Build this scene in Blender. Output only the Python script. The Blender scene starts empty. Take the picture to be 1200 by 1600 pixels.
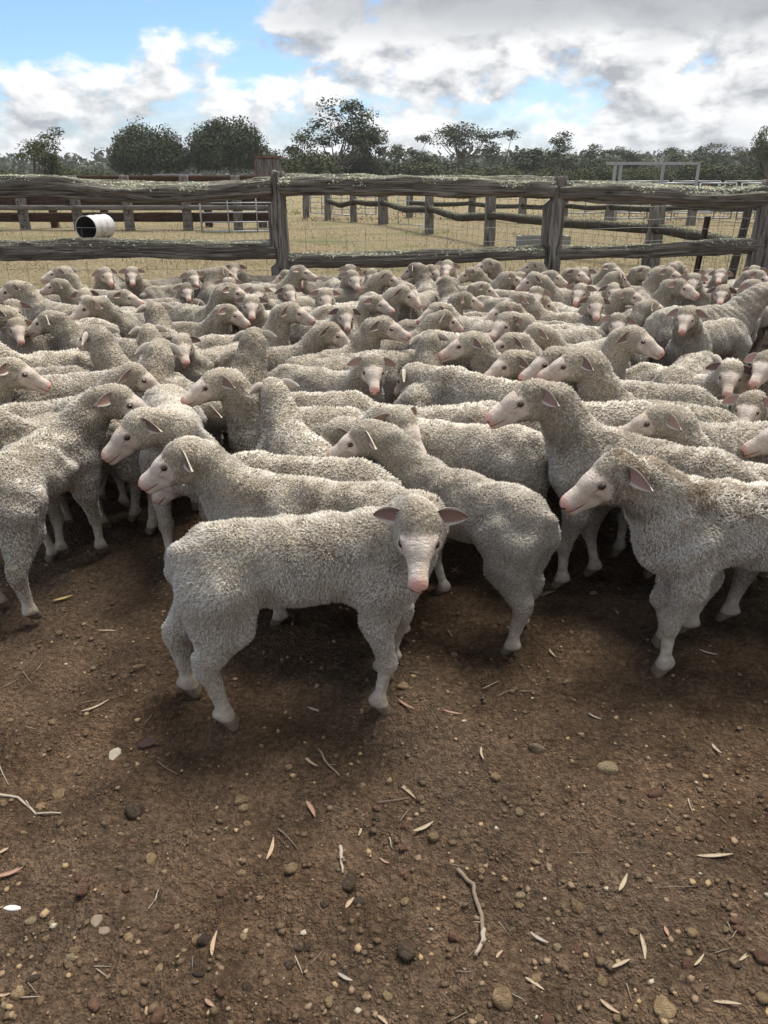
import bpy, bmesh, math, random
import numpy as np
from mathutils import Vector, Matrix, Euler

random.seed(7)
rng = np.random.default_rng(11)
scene = bpy.context.scene
COL = scene.collection
R = math.radians

# ------------------------------------------------------------------ camera, sky, sun, exposure
FPX = 1180.0                       # focal length in pixels of the 1200 x 1600 photograph
PITCH = math.atan(528 / FPX)       # horizon 528 px above the middle
CAM_H = 1.5
cam_data = bpy.data.cameras.new("camera")
cam = bpy.data.objects.new("camera", cam_data)
COL.objects.link(cam)
cam.location = (0, 0, CAM_H)
cam.rotation_euler = (math.pi / 2 - PITCH, 0, 0)
cam_data.sensor_fit = 'HORIZONTAL'
cam_data.sensor_width = 36.0
cam_data.lens = 36.0 * FPX / 1200.0
cam_data.clip_start = 0.05
cam_data.clip_end = 6000
scene.camera = cam

SUN_EL, SUN_AZ = R(66), R(35)      # azimuth clockwise from +Y (straight ahead)
scene.view_settings.view_transform = 'Standard'
scene.view_settings.look = 'None'
scene.view_settings.exposure = 1.38
scene.view_settings.gamma = 1.0
scene.view_settings.use_curve_mapping = False
scene.cycles.use_denoising = True
scene.cycles.max_bounces = 6
scene.cycles.diffuse_bounces = 3
scene.cycles.glossy_bounces = 2
scene.cycles.transparent_max_bounces = 8
scene.cycles.caustics_reflective = False
scene.cycles.caustics_refractive = False

sun_data = bpy.data.lights.new("sun", 'SUN')
sun_data.energy = 2.2
sun_data.angle = R(32)
sun_data.color = (1.0, 0.96, 0.9)
sun = bpy.data.objects.new("sun", sun_data)
COL.objects.link(sun)
sd = Vector((math.sin(SUN_AZ) * math.cos(SUN_EL), math.cos(SUN_AZ) * math.cos(SUN_EL), math.sin(SUN_EL)))
sun.rotation_euler = sd.to_track_quat('Z', 'Y').to_euler()


# ------------------------------------------------------------------ node helpers
class S:
    """a socket with arithmetic"""
    def __init__(s, nt, sock):
        s.nt, s.k = nt, sock

    def _m(s, op, o=None, swap=False, clamp=False):
        n = s.nt.nodes.new('ShaderNodeMath'); n.operation = op; n.use_clamp = clamp
        a, b = (o, s) if swap else (s, o)
        for i, v in enumerate((a, b)):
            if v is None: continue
            if isinstance(v, S): s.nt.links.new(v.k, n.inputs[i])
            else: n.inputs[i].default_value = float(v)
        return S(s.nt, n.outputs[0])
    def __add__(s, o): return s._m('ADD', o)
    __radd__ = __add__
    def __sub__(s, o): return s._m('SUBTRACT', o)
    def __rsub__(s, o): return s._m('SUBTRACT', o, True)
    def __mul__(s, o): return s._m('MULTIPLY', o)
    __rmul__ = __mul__
    def __truediv__(s, o): return s._m('DIVIDE', o)
    def max(s, o): return s._m('MAXIMUM', o)
    def min(s, o): return s._m('MINIMUM', o)
    def abs(s): return s._m('ABSOLUTE')
    def pow(s, o): return s._m('POWER', o)
    def clamp(s): return s._m('ADD', 0.0, clamp=True)


class T:
    """a material's or world's node tree"""
    def __init__(s, idb):
        idb.use_nodes = True
        s.nt = idb.node_tree
        s.nt.nodes.clear()
    def node(s, kind, **kw):
        n = s.nt.nodes.new(kind)
        for k, v in kw.items(): setattr(n, k, v)
        return n
    def put(s, v, inp):
        if isinstance(v, S): s.nt.links.new(v.k, inp)
        elif isinstance(v, (tuple, list)):
            d = list(v)
            if len(inp.default_value) == 4 and len(d) == 3: d.append(1)
            inp.default_value = d
        else: inp.default_value = v
    def attr(s, name, out='Fac'):
        n = s.node('ShaderNodeAttribute', attribute_name=name); return S(s.nt, n.outputs[out])
    def coord(s, which='Object'):
        return S(s.nt, s.node('ShaderNodeTexCoord').outputs[which])
    def pos(s): return S(s.nt, s.node('ShaderNodeNewGeometry').outputs['Position'])
    def normal(s): return S(s.nt, s.node('ShaderNodeNewGeometry').outputs['Normal'])
    def objrand(s): return S(s.nt, s.node('ShaderNodeObjectInfo').outputs['Random'])
    def sep(s, v):
        n = s.node('ShaderNodeSeparateXYZ'); s.put(v, n.inputs[0]); return [S(s.nt, o) for o in n.outputs]
    def comb(s, x, y, z):
        n = s.node('ShaderNodeCombineXYZ')
        for i, v in enumerate((x, y, z)): s.put(v, n.inputs[i])
        return S(s.nt, n.outputs[0])
    def vmath(s, op, a, b=None, scale=None):
        n = s.node('ShaderNodeVectorMath', operation=op); s.put(a, n.inputs[0])
        if b is not None: s.put(b, n.inputs[1])
        if scale is not None: s.put(scale, n.inputs['Scale'])
        return S(s.nt, n.outputs['Value' if op in ('LENGTH', 'DISTANCE', 'DOT_PRODUCT') else 'Vector'])
    def noise(s, v, scale, detail=4, rough=0.5, dist=0.0, out='Fac'):
        n = s.node('ShaderNodeTexNoise'); s.put(v, n.inputs['Vector'])
        n.inputs['Scale'].default_value = scale; n.inputs['Detail'].default_value = detail
        n.inputs['Roughness'].default_value = rough; n.inputs['Distortion'].default_value = dist
        return S(s.nt, n.outputs[out])
    def voro(s, v, scale, feature='F1', rnd=1.0, out='Distance'):
        n = s.node('ShaderNodeTexVoronoi', feature=feature); s.put(v, n.inputs['Vector'])
        n.inputs['Scale'].default_value = scale; n.inputs['Randomness'].default_value = rnd
        return S(s.nt, n.outputs[out])
    def step(s, v, lo, hi, a=0.0, b=1.0):
        n = s.node('ShaderNodeMapRange', interpolation_type='SMOOTHSTEP'); s.put(v, n.inputs[0])
        for i, x in enumerate((lo, hi, a, b)): s.put(x, n.inputs[i + 1])
        return S(s.nt, n.outputs[0])
    def lin(s, v, lo, hi, a=0.0, b=1.0):
        n = s.node('ShaderNodeMapRange'); s.put(v, n.inputs[0])
        for i, x in enumerate((lo, hi, a, b)): s.put(x, n.inputs[i + 1])
        return S(s.nt, n.outputs[0])
    def mix(s, f, a, b, mode='MIX'):
        n = s.node('ShaderNodeMix', data_type='RGBA', blend_type=mode)
        s.put(f, n.inputs[0]); s.put(a, n.inputs[6]); s.put(b, n.inputs[7])
        return S(s.nt, n.outputs[2])
    def gain(s, c, f):
        """colour times a number"""
        return s.vmath('SCALE', c, scale=f)
    def bump(s, h, strength=1.0, dist=0.01, normal=None):
        n = s.node('ShaderNodeBump'); s.put(h, n.inputs['Height'])
        n.inputs['Strength'].default_value = strength; n.inputs['Distance'].default_value = dist
        if normal is not None: s.put(normal, n.inputs['Normal'])
        return S(s.nt, n.outputs[0])
    def principled(s, color, rough=0.8, spec=0.3, normal=None, metal=0.0, sheen=0.0, sub=0.0):
        n = s.node('ShaderNodeBsdfPrincipled')
        s.put(color, n.inputs['Base Color']); s.put(rough, n.inputs['Roughness'])
        s.put(spec, n.inputs['Specular IOR Level']); s.put(metal, n.inputs['Metallic'])
        if sheen: n.inputs['Sheen Weight'].default_value = sheen
        if normal is not None: s.put(normal, n.inputs['Normal'])
        o = s.node('ShaderNodeOutputMaterial'); s.nt.links.new(n.outputs[0], o.inputs[0])
        return n


def mat(name):
    m = bpy.data.materials.new(name)
    return m, T(m)


# ------------------------------------------------------------------ world: Nishita sky with broken cumulus
world = bpy.data.worlds.new("World")
scene.world = world
w = T(world)
sky = w.node('ShaderNodeTexSky', sky_type='NISHITA')
sky.sun_disc = False
sky.sun_elevation = SUN_EL
sky.sun_rotation = SUN_AZ
sky.altitude = 200
sky.air_density = 1.0
sky.dust_density = 0.4
skyc = S(w.nt, sky.outputs[0])
dirv = S(w.nt, w.node('ShaderNodeTexCoord').outputs['Generated'])
dx, dy, dz = w.sep(dirv)
v = w.comb(dx, dy, dz * 1.75)
v = w.vmath('ADD', v, (3.37, 1.9, 0.42))
warp = w.noise(v, 5.0, 3, 0.5, out='Color')
vw = w.vmath('ADD', v, w.vmath('SCALE', w.vmath('SUBTRACT', warp, (0.5, 0.5, 0.5)), scale=0.06))
big = w.noise(vw, 2.6, 2, 0.5)
n1 = w.noise(vw, 9.5, 9, 0.57)
vup = w.vmath('ADD', vw, (0.012, 0.0, 0.035))
n1u = w.noise(vup, 9.5, 9, 0.57)
# clear blue hole ahead to the upper left, thicker cloud ahead to the right and overhead
hole = w.vmath('DISTANCE', w.vmath('MULTIPLY', dirv, (1, 1, 2.2)), (-0.27, 0.945, 0.37))
hole = w.step(hole, 0.05, 0.30, 1.0, 0.0)
hole2 = w.vmath('DISTANCE', w.vmath('MULTIPLY', dirv, (1, 1, 2.2)), (0.47, 0.865, 0.31))
hole2 = w.step(hole2, 0.03, 0.12, 1.0, 0.0)
bank = w.step(dz + (big - 0.5) * 0.10, 0.115, 0.165)
side = w.step(dx, -0.25, 0.12)
cov = n1 + (big - 0.5) * 0.35 - hole * 0.13 - hole2 * 0.10 + side * 0.13 + bank * side * 0.16
cloud = w.step(cov, 0.435, 0.56)
low = w.step(dz, 0.0, 0.11, 0.88, 0.0)          # thin veil of cloud low down
cloud = cloud.max(low)
lit = ((n1 - n1u) * 5.5 + 0.70).clamp()
thick = w.step(cov, 0.60, 0.80)
bright = (lit * (1.0 - thick * 0.30)).clamp()
under = bank * w.step(dx, -0.30, 0.02)        # flat grey base of the big cloud
bright = bright * (1.0 - under * 0.78)
ccol = w.mix(bright, (2.3, 2.4, 2.56), (5.9, 5.95, 5.95))
blue = w.mix(1.0, skyc, (0.56, 0.70, 0.88), 'MULTIPLY')
allc = w.mix(cloud, blue, ccol)
bg = w.node('ShaderNodeBackground')
w.put(allc, bg.inputs[0])
bg.inputs[1].default_value = 0.076
wo = w.node('ShaderNodeOutputWorld')
w.nt.links.new(bg.outputs[0], wo.inputs[0])


# ------------------------------------------------------------------ geometry helpers
def ground_xy(px, py, z=0.0):
    """where the ray through a photograph pixel meets the height z"""
    u = (px - 600) / FPX; vv = (800 - py) / FPX
    ry = math.cos(PITCH) + vv * math.sin(PITCH); rz = -math.sin(PITCH) + vv * math.cos(PITCH)
    t = (z - CAM_H) / rz
    return u * t, ry * t

def at_depth(px, py, y):
    """the point on the pixel's ray that lies y metres ahead"""
    u = (px - 600) / FPX; vv = (800 - py) / FPX
    ry = math.cos(PITCH) + vv * math.sin(PITCH); rz = -math.sin(PITCH) + vv * math.cos(PITCH)
    t = y / ry
    return Vector((u * t, y, CAM_H + rz * t))

def lattice(x, y, seed):
    r = np.random.default_rng(seed).random((257, 257)).astype(np.float64)
    xi = np.floor(x).astype(np.int64); yi = np.floor(y).astype(np.int64)
    fx = x - xi; fy = y - yi
    fx = fx * fx * (3 - 2 * fx); fy = fy * fy * (3 - 2 * fy)
    a = r[xi % 257, yi % 257]; b = r[(xi + 1) % 257, yi % 257]
    c = r[xi % 257, (yi + 1) % 257]; d = r[(xi + 1) % 257, (yi + 1) % 257]
    return (a * (1 - fx) + b * fx) * (1 - fy) + (c * (1 - fx) + d * fx) * fy - 0.5

def ground_z(x, y):
    x = np.asarray(x, float); y = np.asarray(y, float)
    near = np.clip((14 - np.hypot(x, y)) / 8, 0, 1)
    h = 0.045 * lattice(x * 0.9 + 9, y * 0.9 + 4, 1) + 0.030 * lattice(x * 2.6, y * 2.6, 2)
    h += near * (0.028 * lattice(x * 7, y * 7, 3) + 0.022 * lattice(x * 17, y * 17, 4) + 0.012 * lattice(x * 41, y * 41, 5))
    far = np.clip((y - 40) / 200, 0, 1)
    return h * np.clip((60 - np.hypot(x, y)) / 40, 0, 1) + far * 0.0

def gz(x, y): return float(ground_z(x, y))

def mesh_np(name, verts, faces, mats=(), smooth=True, mat_idx=None):
    """faces: list of integer arrays, each (n, 3) or (n, 4)"""
    me = bpy.data.meshes.new(name)
    verts = np.asarray(verts, np.float32).reshape(-1, 3)
    faces = [np.asarray(f, np.int32) for f in faces if len(f)]
    loops = np.concatenate([f.ravel() for f in faces])
    tot = np.concatenate([np.full(len(f), f.shape[1], np.int32) for f in faces])
    start = np.concatenate([[0], np.cumsum(tot)[:-1]]).astype(np.int32)
    me.vertices.add(len(verts)); me.vertices.foreach_set('co', verts.ravel())
    me.loops.add(len(loops)); me.loops.foreach_set('vertex_index', loops)
    me.polygons.add(len(tot)); me.polygons.foreach_set('loop_start', start)
    me.polygons.foreach_set('loop_total', tot)
    if mat_idx is not None: me.polygons.foreach_set('material_index', np.asarray(mat_idx, np.int32))
    me.polygons.foreach_set('use_smooth', np.full(len(tot), smooth, bool))
    for m in mats: me.materials.append(m)
    me.update(calc_edges=True)
    return me

def add_attr(me, name, data, kind='FLOAT'):
    a = me.attributes.new(name, kind, 'POINT')
    a.data.foreach_set('vector' if kind == 'FLOAT_VECTOR' else 'value', np.asarray(data, np.float32).ravel())

def link(name, data, parent=None, loc=None, rot=None, scale=None, **props):
    o = bpy.data.objects.new(name, data)
    COL.objects.link(o)
    if parent is not None: o.parent = parent
    if loc is not None: o.location = loc
    if rot is not None: o.rotation_euler = rot
    if scale is not None: o.scale = scale if hasattr(scale, '__len__') else (scale,) * 3
    for k, val in props.items(): o[k] = val
    return o

class MB:
    """collects simple shapes for one mesh"""
    def __init__(s): s.v, s.f = [], []
    def add(s, verts, faces):
        b = len(s.v); s.v += [tuple(p) for p in verts]; s.f += [tuple(i + b for i in f) for f in faces]
    def box(s, a, b, jitter=0.0):
        x0, y0, z0 = a; x1, y1, z1 = b
        p = [(x0, y0, z0), (x1, y0, z0), (x1, y1, z0), (x0, y1, z0), (x0, y0, z1), (x1, y0, z1), (x1, y1, z1), (x0, y1, z1)]
        if jitter: p = [tuple(c + random.uniform(-jitter, jitter) for c in q) for q in p]
        s.add(p, [(3, 2, 1, 0), (4, 5, 6, 7), (0, 1, 5, 4), (1, 2, 6, 5), (2, 3, 7, 6), (3, 0, 4, 7)])
    def tube(s, pts, rad, n=6, cap=True):
        pts = [Vector(p) for p in pts]
        if not hasattr(rad, '__len__'): rad = [rad] * len(pts)
        rings = []
        for i, p in enumerate(pts):
            d = (pts[min(i + 1, len(pts) - 1)] - pts[max(i - 1, 0)]).normalized()
            up = Vector((0, 0, 1)) if abs(d.z) < 0.9 else Vector((0, 1, 0))
            a = d.cross(up).normalized(); b = a.cross(d)
            rings.append([p + (a * math.cos(2 * math.pi * k / n) + b * math.sin(2 * math.pi * k / n)) * rad[i] for k in range(n)])
        vs = [q for r_ in rings for q in r_]
        fs = []
        for i in range(len(pts) - 1):
            for k in range(n):
                fs.append((i * n + k, i * n + (k + 1) % n, (i + 1) * n + (k + 1) % n, (i + 1) * n + k))
        if cap:
            fs.append(tuple(range(n - 1, -1, -1))); m = (len(pts) - 1) * n
            fs.append(tuple(m + k for k in range(n)))
        s.add(vs, fs)
    def mesh(s, name, m, smooth=False):
        me = bpy.data.meshes.new(name); me.from_pydata(s.v, [], s.f)
        if m is not None: me.materials.append(m)
        if smooth: me.polygons.foreach_set('use_smooth', [True] * len(me.polygons))
        me.update(); return me
    def build(s, name, m, parent=None, smooth=False, **kw):
        return link(name, s.mesh(name, m, smooth), parent, **kw)
# ------------------------------------------------------------------ ground
FENCE_Y = 8.0
def axis_lines(dense_lo, dense_hi, step, lo, hi, grow=1.07):
    mid = list(np.arange(dense_lo, dense_hi + 1e-6, step))
    up, s_, p = [], step, dense_hi
    while p < hi: s_ *= grow; p += s_; up.append(min(p, hi))
    dn, s_, p = [], step, dense_lo
    while p > lo: s_ *= grow; p -= s_; dn.append(max(p, lo))
    return np.array(dn[::-1] + mid + up)

m_ground, t = mat('dirt_and_dry_pasture')
P = t.pos(); X, Y, Z = t.sep(P)
big = t.noise(P, 0.9, 3, 0.5); mid = t.noise(P, 5.0, 4, 0.6); fine = t.noise(P, 60, 4, 0.7); grit = t.noise(P, 260, 2, 0.6)
soil = t.mix(t.step(mid, 0.3, 0.7), (0.112, 0.069, 0.040), (0.240, 0.153, 0.090))
soil = t.mix(t.step(big, 0.35, 0.7) * 0.6, soil, (0.178, 0.132, 0.094))
soil = t.mix(t.step(fine, 0.35, 0.75), t.gain(soil, 0.58), t.gain(soil, 1.42))
fleck = t.step(t.noise(P, 330, 1, 0.5), 0.70, 0.76)
soil = t.mix(fleck * 0.8, soil, (0.38, 0.29, 0.17))
red = t.step(t.noise(P, 38, 2, 0.5), 0.66, 0.74)
soil = t.mix(red * 0.35, soil, (0.21, 0.11, 0.06))
straw = t.noise(t.vmath('MULTIPLY', P, (1, 0.5, 1)), 14, 5, 0.7)
grass = t.mix(t.step(straw, 0.3, 0.7), (0.23, 0.175, 0.095), (0.47, 0.39, 0.235))
grass = t.mix(t.step(t.noise(P, 0.35, 3, 0.5), 0.52, 0.66) * 0.6, grass, (0.19, 0.21, 0.085))
edge = Y + (t.noise(P, 1.3, 4, 0.6) - 0.5) * 1.6
pasture = t.step(edge, FENCE_Y - 0.2, FENCE_Y + 0.9)
col = t.mix(pasture, soil, grass)
vor = t.voro(P, 48); vor2 = t.voro(P, 130)
clod = t.noise(P, 26, 6, 0.75)
h = fine * 0.5 + grit * 0.30 - vor * 0.45 - vor2 * 0.35 + clod * 0.9
nrm = t.bump(h, 1.0, 0.045)
t.principled(col, 0.95, 0.12, nrm)

xs = axis_lines(-1.7, 1.7, 0.024, -1800, 1800, 1.075)
ys = axis_lines(0.7, 3.1, 0.0210, -1800, 3000, 1.06)
gx, gy = np.meshgrid(xs, ys, indexing='ij')
ghe = ground_z(gx, gy)
gv = np.stack([gx, gy, ghe], -1).reshape(-1, 3)
ny = len(ys)
ii, jj = np.meshgrid(np.arange(len(xs) - 1), np.arange(ny - 1), indexing='ij')
q = (ii * ny + jj).ravel()
me = mesh_np('ground', gv, [np.stack([q, q + ny, q + ny + 1, q + 1], -1)], [m_ground])
link('ground', me, kind='structure')

# clods, grit and crumbs of soil: nobody could count them
def blob_template(n_rings=3, n_seg=5):
    vs = [(0, 0, 1)]
    for i in range(1, n_rings):
        a = math.pi * i / n_rings
        for k in range(n_seg):
            b = 2 * math.pi * (k + 0.5 * (i % 2)) / n_seg
            vs.append((math.sin(a) * math.cos(b), math.sin(a) * math.sin(b), math.cos(a)))
    vs.append((0, 0, -1))
    fs = []
    for k in range(n_seg): fs.append((0, 1 + k, 1 + (k + 1) % n_seg))
    for i in range(n_rings - 2):
        a0 = 1 + i * n_seg; b0 = a0 + n_seg
        for k in range(n_seg):
            k1 = (k + 1) % n_seg
            if i % 2 == 0:
                fs += [(a0 + k, b0 + k, a0 + k1), (a0 + k1, b0 + k, b0 + k1)]
            else:
                fs += [(a0 + k, b0 + k, b0 + k1), (a0 + k, b0 + k1, a0 + k1)]
    last = len(vs) - 1; a0 = 1 + (n_rings - 2) * n_seg
    for k in range(n_seg): fs.append((a0 + k, last, a0 + (k + 1) % n_seg))
    return np.array(vs), np.array(fs)

m_clod, t = mat('soil_crumbs')
rn = t.attr('rnd'); P = t.pos()
c = t.mix(t.step(rn, 0.55, 0.8), (0.13, 0.089, 0.056), (0.262, 0.183, 0.118))
c = t.mix(t.step(rn, 0.86, 0.90), c, (0.36, 0.25, 0.14))
c = t.mix(t.step(rn, 0.975, 0.98), c, (0.42, 0.36, 0.26))
c = t.gain(c, t.noise(P, 220, 3, 0.6) * 0.9 + 0.55)
t.principled(c, 0.95, 0.12, t.bump(t.noise(P, 350, 3, 0.6), 0.7, 0.004))

NC = 14000
tv, tf = blob_template(3, 5)
u_ = rng.random(NC)
cy = 0.75 + 3.6 * u_ ** 1.35
cx = (rng.random(NC) - 0.5) * (1.35 + cy * 1.1)
# crumbs lie in loose drifts
keep = lattice(cx * 4 + 20, cy * 4, 8) + 0.35 * rng.standard_normal(NC) > -0.18
cx, cy = cx[keep], cy[keep]; NC = len(cx)
cs = 0.0018 + 0.0085 * rng.random(NC) ** 3.4
pts = tv[None] * (1 + 0.7 * (rng.random((NC, len(tv), 1)) - 0.5)) * cs[:, None, None]
pts *= (0.75 + 0.6 * rng.random((NC, 1, 3)))
ang = rng.random(NC) * 6.28; ca, sa = np.cos(ang)[:, None], np.sin(ang)[:, None]
px_, py_ = pts[..., 0] * ca - pts[..., 1] * sa, pts[..., 0] * sa + pts[..., 1] * ca
cz = ground_z(cx, cy) + cs * 0.1
pts = np.stack([px_ + cx[:, None], py_ + cy[:, None], pts[..., 2] * 0.62 + cz[:, None]], -1)
fc = tf[None] + (np.arange(NC) * len(tv))[:, None, None]
me = mesh_np('gravel', pts.reshape(-1, 3), [fc.reshape(-1, 3)], [m_clod])
add_attr(me, 'rnd', np.repeat(rng.random(NC), len(tv)))
link('gravel', me, kind='stuff', label='fine crumbs of soil and grit strewn over the dirt', category='gravel')

# dry grass in the yards beyond the fence
m_grass, t = mat('dry_grass_blades')
rn = t.attr('rnd'); tip = t.attr('tip')
c = t.mix(rn, (0.30, 0.225, 0.115), (0.56, 0.46, 0.28))
c = t.mix(t.step(rn, 0.86, 0.9), c, (0.18, 0.21, 0.075))
c = t.mix(tip * 0.5, c, (0.55, 0.45, 0.28))
t.principled(c, 0.85, 0.15)
def blades(n, y0, y1, hgt, wid, power=1.0):
    y = y0 + (y1 - y0) * rng.random(n) ** power
    x = (rng.random(n) - 0.5) * (y * 1.25 + 2)
    dens = lattice(x * 0.8 + 3, y * 0.8, 21) + 0.5 * lattice(x * 3, y * 3, 22)
    k = dens + 0.3 * rng.standard_normal(n) > -0.12
    x, y, dens = x[k], y[k], dens[k]; n = len(x)
    a = rng.random(n) * 6.28; hh = hgt * (0.35 + rng.random(n)) * (0.8 + 0.7 * np.clip(dens, 0, 1))
    lean = rng.standard_normal((n, 2)) * 0.6
    z0 = ground_z(x, y) - 0.01
    wx, wy = np.cos(a) * wid * (0.6 + rng.random(n)), np.sin(a) * wid * (0.6 + rng.random(n))
    b0 = np.stack([x - wx, y - wy, z0], -1); b1 = np.stack([x + wx, y + wy, z0], -1)
    m0 = np.stack([x + lean[:, 0] * hh * .3, y + lean[:, 1] * hh * .3, z0 + hh * .6], -1)
    tp = np.stack([x + lean[:, 0] * hh, y + lean[:, 1] * hh, z0 + hh * 0.95], -1)
    V_ = np.stack([b0, b1, m0 + (b1 - b0) * .35, m0 - (b1 - b0) * .35, tp], 1)
    i = (np.arange(n) * 5)[:, None]
    return V_.reshape(-1, 3), np.concatenate([i + np.array([[0, 1, 2, 3]])]), i + np.array([[3, 2, 4]]), np.repeat(rng.random(n), 5), np.tile([0, 0, .5, .5, 1.0], n)
va, qa, ta, ra, pa = [], [], [], [], []
off = 0
for args in ((30000, FENCE_Y + 0.25, 15, 0.050, 0.0030), (24000, 13, 30, 0.080, 0.0065), (14000, 28, 75, 0.13, 0.022, 1.4)):
    V_, q_, t_, r_, p_ = blades(*args)
    va.append(V_); qa.append(q_ + off); ta.append(t_ + off); ra.append(r_); pa.append(p_); off += len(V_)
me = mesh_np('dry_grass', np.concatenate(va), [np.concatenate(qa), np.concatenate(ta)], [m_grass], smooth=False)
add_attr(me, 'rnd', np.concatenate(ra)); add_attr(me, 'tip', np.concatenate(pa))
link('dry_grass', me, kind='stuff', label='dry straw coloured grass growing in the yards beyond the log fence', category='grass')
# ------------------------------------------------------------------ sheep
def wool_colour(t, base, seed_shift):
    """dirt and yolk patches that sit in the fleece"""
    P = t.coord('Object'); rnd = t.objrand()
    Pn = t.vmath('ADD', P, t.comb(rnd * 31.0, rnd * 17.0, rnd * 7.0))
    p1 = t.noise(Pn, 5.5, 4, 0.6); p2 = t.noise(Pn, 22, 3, 0.6)
    c = t.mix(t.step(p1, 0.47, 0.68) * 0.75, base, t.mix(1.0, base, (0.56, 0.52, 0.47), 'MULTIPLY'))
    c = t.mix(t.step(p2, 0.5, 0.75) * 0.35, c, t.mix(1.0, base, (1.1, 1.02, 0.86), 'MULTIPLY'))
    # top of the back is dustier and yellower than the flanks
    x, y, z = t.sep(P)
    back = t.step(z, 0.50, 0.66)
    c = t.mix(back * 0.35, c, t.mix(1.0, base, (1.08, 1.02, 0.88), 'MULTIPLY'))
    da = t.node('ShaderNodeAttribute', attribute_type='OBJECT', attribute_name='dust'); dust = S(t.nt, da.outputs['Fac'])
    st = t.step(t.noise(t.vmath('MULTIPLY', Pn, (1.0, 1.0, 0.7)), 9.0, 6, 0.72), 0.44, 0.58) * t.step(z + (p1 - 0.5) * 0.25, 0.50, 0.60) * dust
    c = t.mix(st, c, t.mix(1.0, c, (0.36, 0.31, 0.26), 'MULTIPLY'))
    tone = rnd * 0.36 + 0.78
    return t.gain(c, tone), Pn

m_body, t = mat('sheep_skin_and_underfleece')
hc = t.attr('hc', 'Vector'); hw = t.attr('hw'); lg = t.attr('hairy')
hx, hy, hz = t.sep(hc)
ay = hy.abs()
edge_n = (t.noise(hc, 75, 4, 0.7) - 0.5) * 0.040
deye = t.vmath('DISTANCE', t.comb(hx, ay, hz), (0.066, 0.047, 0.009))
fb = hx - (0.044 + hz.max(0.0) * 0.34 + (hz * -1.0 - 0.03).max(0.0) * 1.15) + edge_n
face = t.step(fb, -0.012, 0.012).max(t.step(deye, 0.019, 0.026, 1.0, 0.0)) * hw * t.step(ay, 0.064, 0.072, 1.0, 0.0) * t.step(hz, -0.10, -0.088)
P = t.coord('Object')
wool = t.mix(t.step(t.noise(P, 120, 3, 0.6), 0.3, 0.7), (0.30, 0.255, 0.20), (0.54, 0.48, 0.395))
wool, Pn = wool_colour(t, wool, 0)
skin_n = t.noise(hc, 24, 4, 0.6)
skin = t.mix(t.step(skin_n, 0.35, 0.65), (0.58, 0.47, 0.39), (0.70, 0.615, 0.535))
skin = t.mix(t.step(t.noise(Pn, 9, 2, 0.5), 0.5, 0.7) * 0.5, skin, (0.53, 0.39, 0.28))
hairn = t.noise(t.vmath('MULTIPLY', hc, (0.35, 1, 1)), 260, 3, 0.6)
skin = t.gain(skin, hairn * 0.8 + 0.55)
skin = t.mix(t.step(t.noise(hc, 13, 4, 0.65), 0.50, 0.72) * 0.55, skin, (0.40, 0.315, 0.24))
# greyish bridge of the nose, pink nose and lips, dark nostrils, mouth line and eye corner
bridge = t.step(ay, 0.006, 0.018, 1.0, 0.0) * t.step(hx, 0.06, 0.09) * t.step(hx, 0.13, 0.16, 1.0, 0.0) * t.step(hz, -0.005, 0.01)
skin = t.mix(bridge * 0.35, skin, (0.42, 0.38, 0.34))
nose = t.step(hx + (skin_n - 0.5) * 0.02, 0.166, 0.186)
skin = t.mix(nose * 0.85, skin, (0.66, 0.34, 0.29))
lip_z = hx * -0.16 - 0.0180
lipd = (hz - lip_z).abs()
mouth = t.step(lipd, 0.0006, 0.0034, 1.0, 0.0) * t.step(hx, 0.115, 0.150)
lips = t.step(lipd, 0.004, 0.013, 1.0, 0.0) * t.step(hx, 0.11, 0.14)
skin = t.mix(lips * 0.5, skin, (0.66, 0.40, 0.34))
skin = t.mix(mouth * 0.75, skin, (0.17, 0.085, 0.065))
nst = t.vmath('LENGTH', t.vmath('MULTIPLY', t.vmath('SUBTRACT', t.comb(hx, ay, hz), (0.197, 0.017, -0.027)), (1.0, 1.3, 2.0)))
nostril = t.step(nst, 0.007, 0.013, 1.0, 0.0)
skin = t.mix(nostril * 0.92, skin, (0.07, 0.022, 0.018))
lid = t.step(deye, 0.011, 0.021, 1.0, 0.0)
skin = t.mix(lid * 0.75, skin, (0.42, 0.27, 0.23))
tear = t.step((hz - (hx - 0.066) * -0.35 - 0.008).abs(), 0.001, 0.004, 1.0, 0.0) * t.step(hx, 0.070, 0.076) * t.step(hx, 0.088, 0.1, 1.0, 0.0) * t.step(ay, 0.02, 0.03)
skin = t.mix(tear * 0.7, skin, (0.20, 0.11, 0.09))
ox, oy, oz = t.sep(P)
legc = t.mix(t.step(t.noise(P, 40, 4, 0.6), 0.3, 0.7), (0.36, 0.31, 0.25), (0.56, 0.50, 0.42))
legc = t.mix(t.step(oz, 0.02, 0.10, 1.0, 0.0) * 0.7, legc, (0.22, 0.16, 0.11))
hoof = t.step(oz + (t.noise(P, 30, 2, 0.5) - 0.5) * 0.008, 0.044, 0.050, 1.0, 0.0)
legc = t.mix(hoof, legc, t.mix(t.noise(P, 50, 2, 0.5), (0.075, 0.062, 0.05), (0.24, 0.185, 0.125)))
col = t.mix(lg, wool, legc)
col = t.mix(face, col, skin)
hh = t.noise(t.vmath('MULTIPLY', P, (1, 1, 0.45)), 190, 3, 0.6) - t.voro(t.vmath('MULTIPLY', P, (1, 1, 0.5)), 120) * 0.9
hsk = t.noise(hc, 330, 2, 0.5) * 0.25 + t.noise(t.vmath('MULTIPLY', hc, (1.6, 0.7, 0.7)), 60, 4, 0.6) * 0.7 - nostril * 0.6 - mouth * 0.6
nb = t.bump(hh * (1.0 - face) * (1.0 - lg * 0.75) + hsk * face, 0.85, 0.010)
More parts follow.
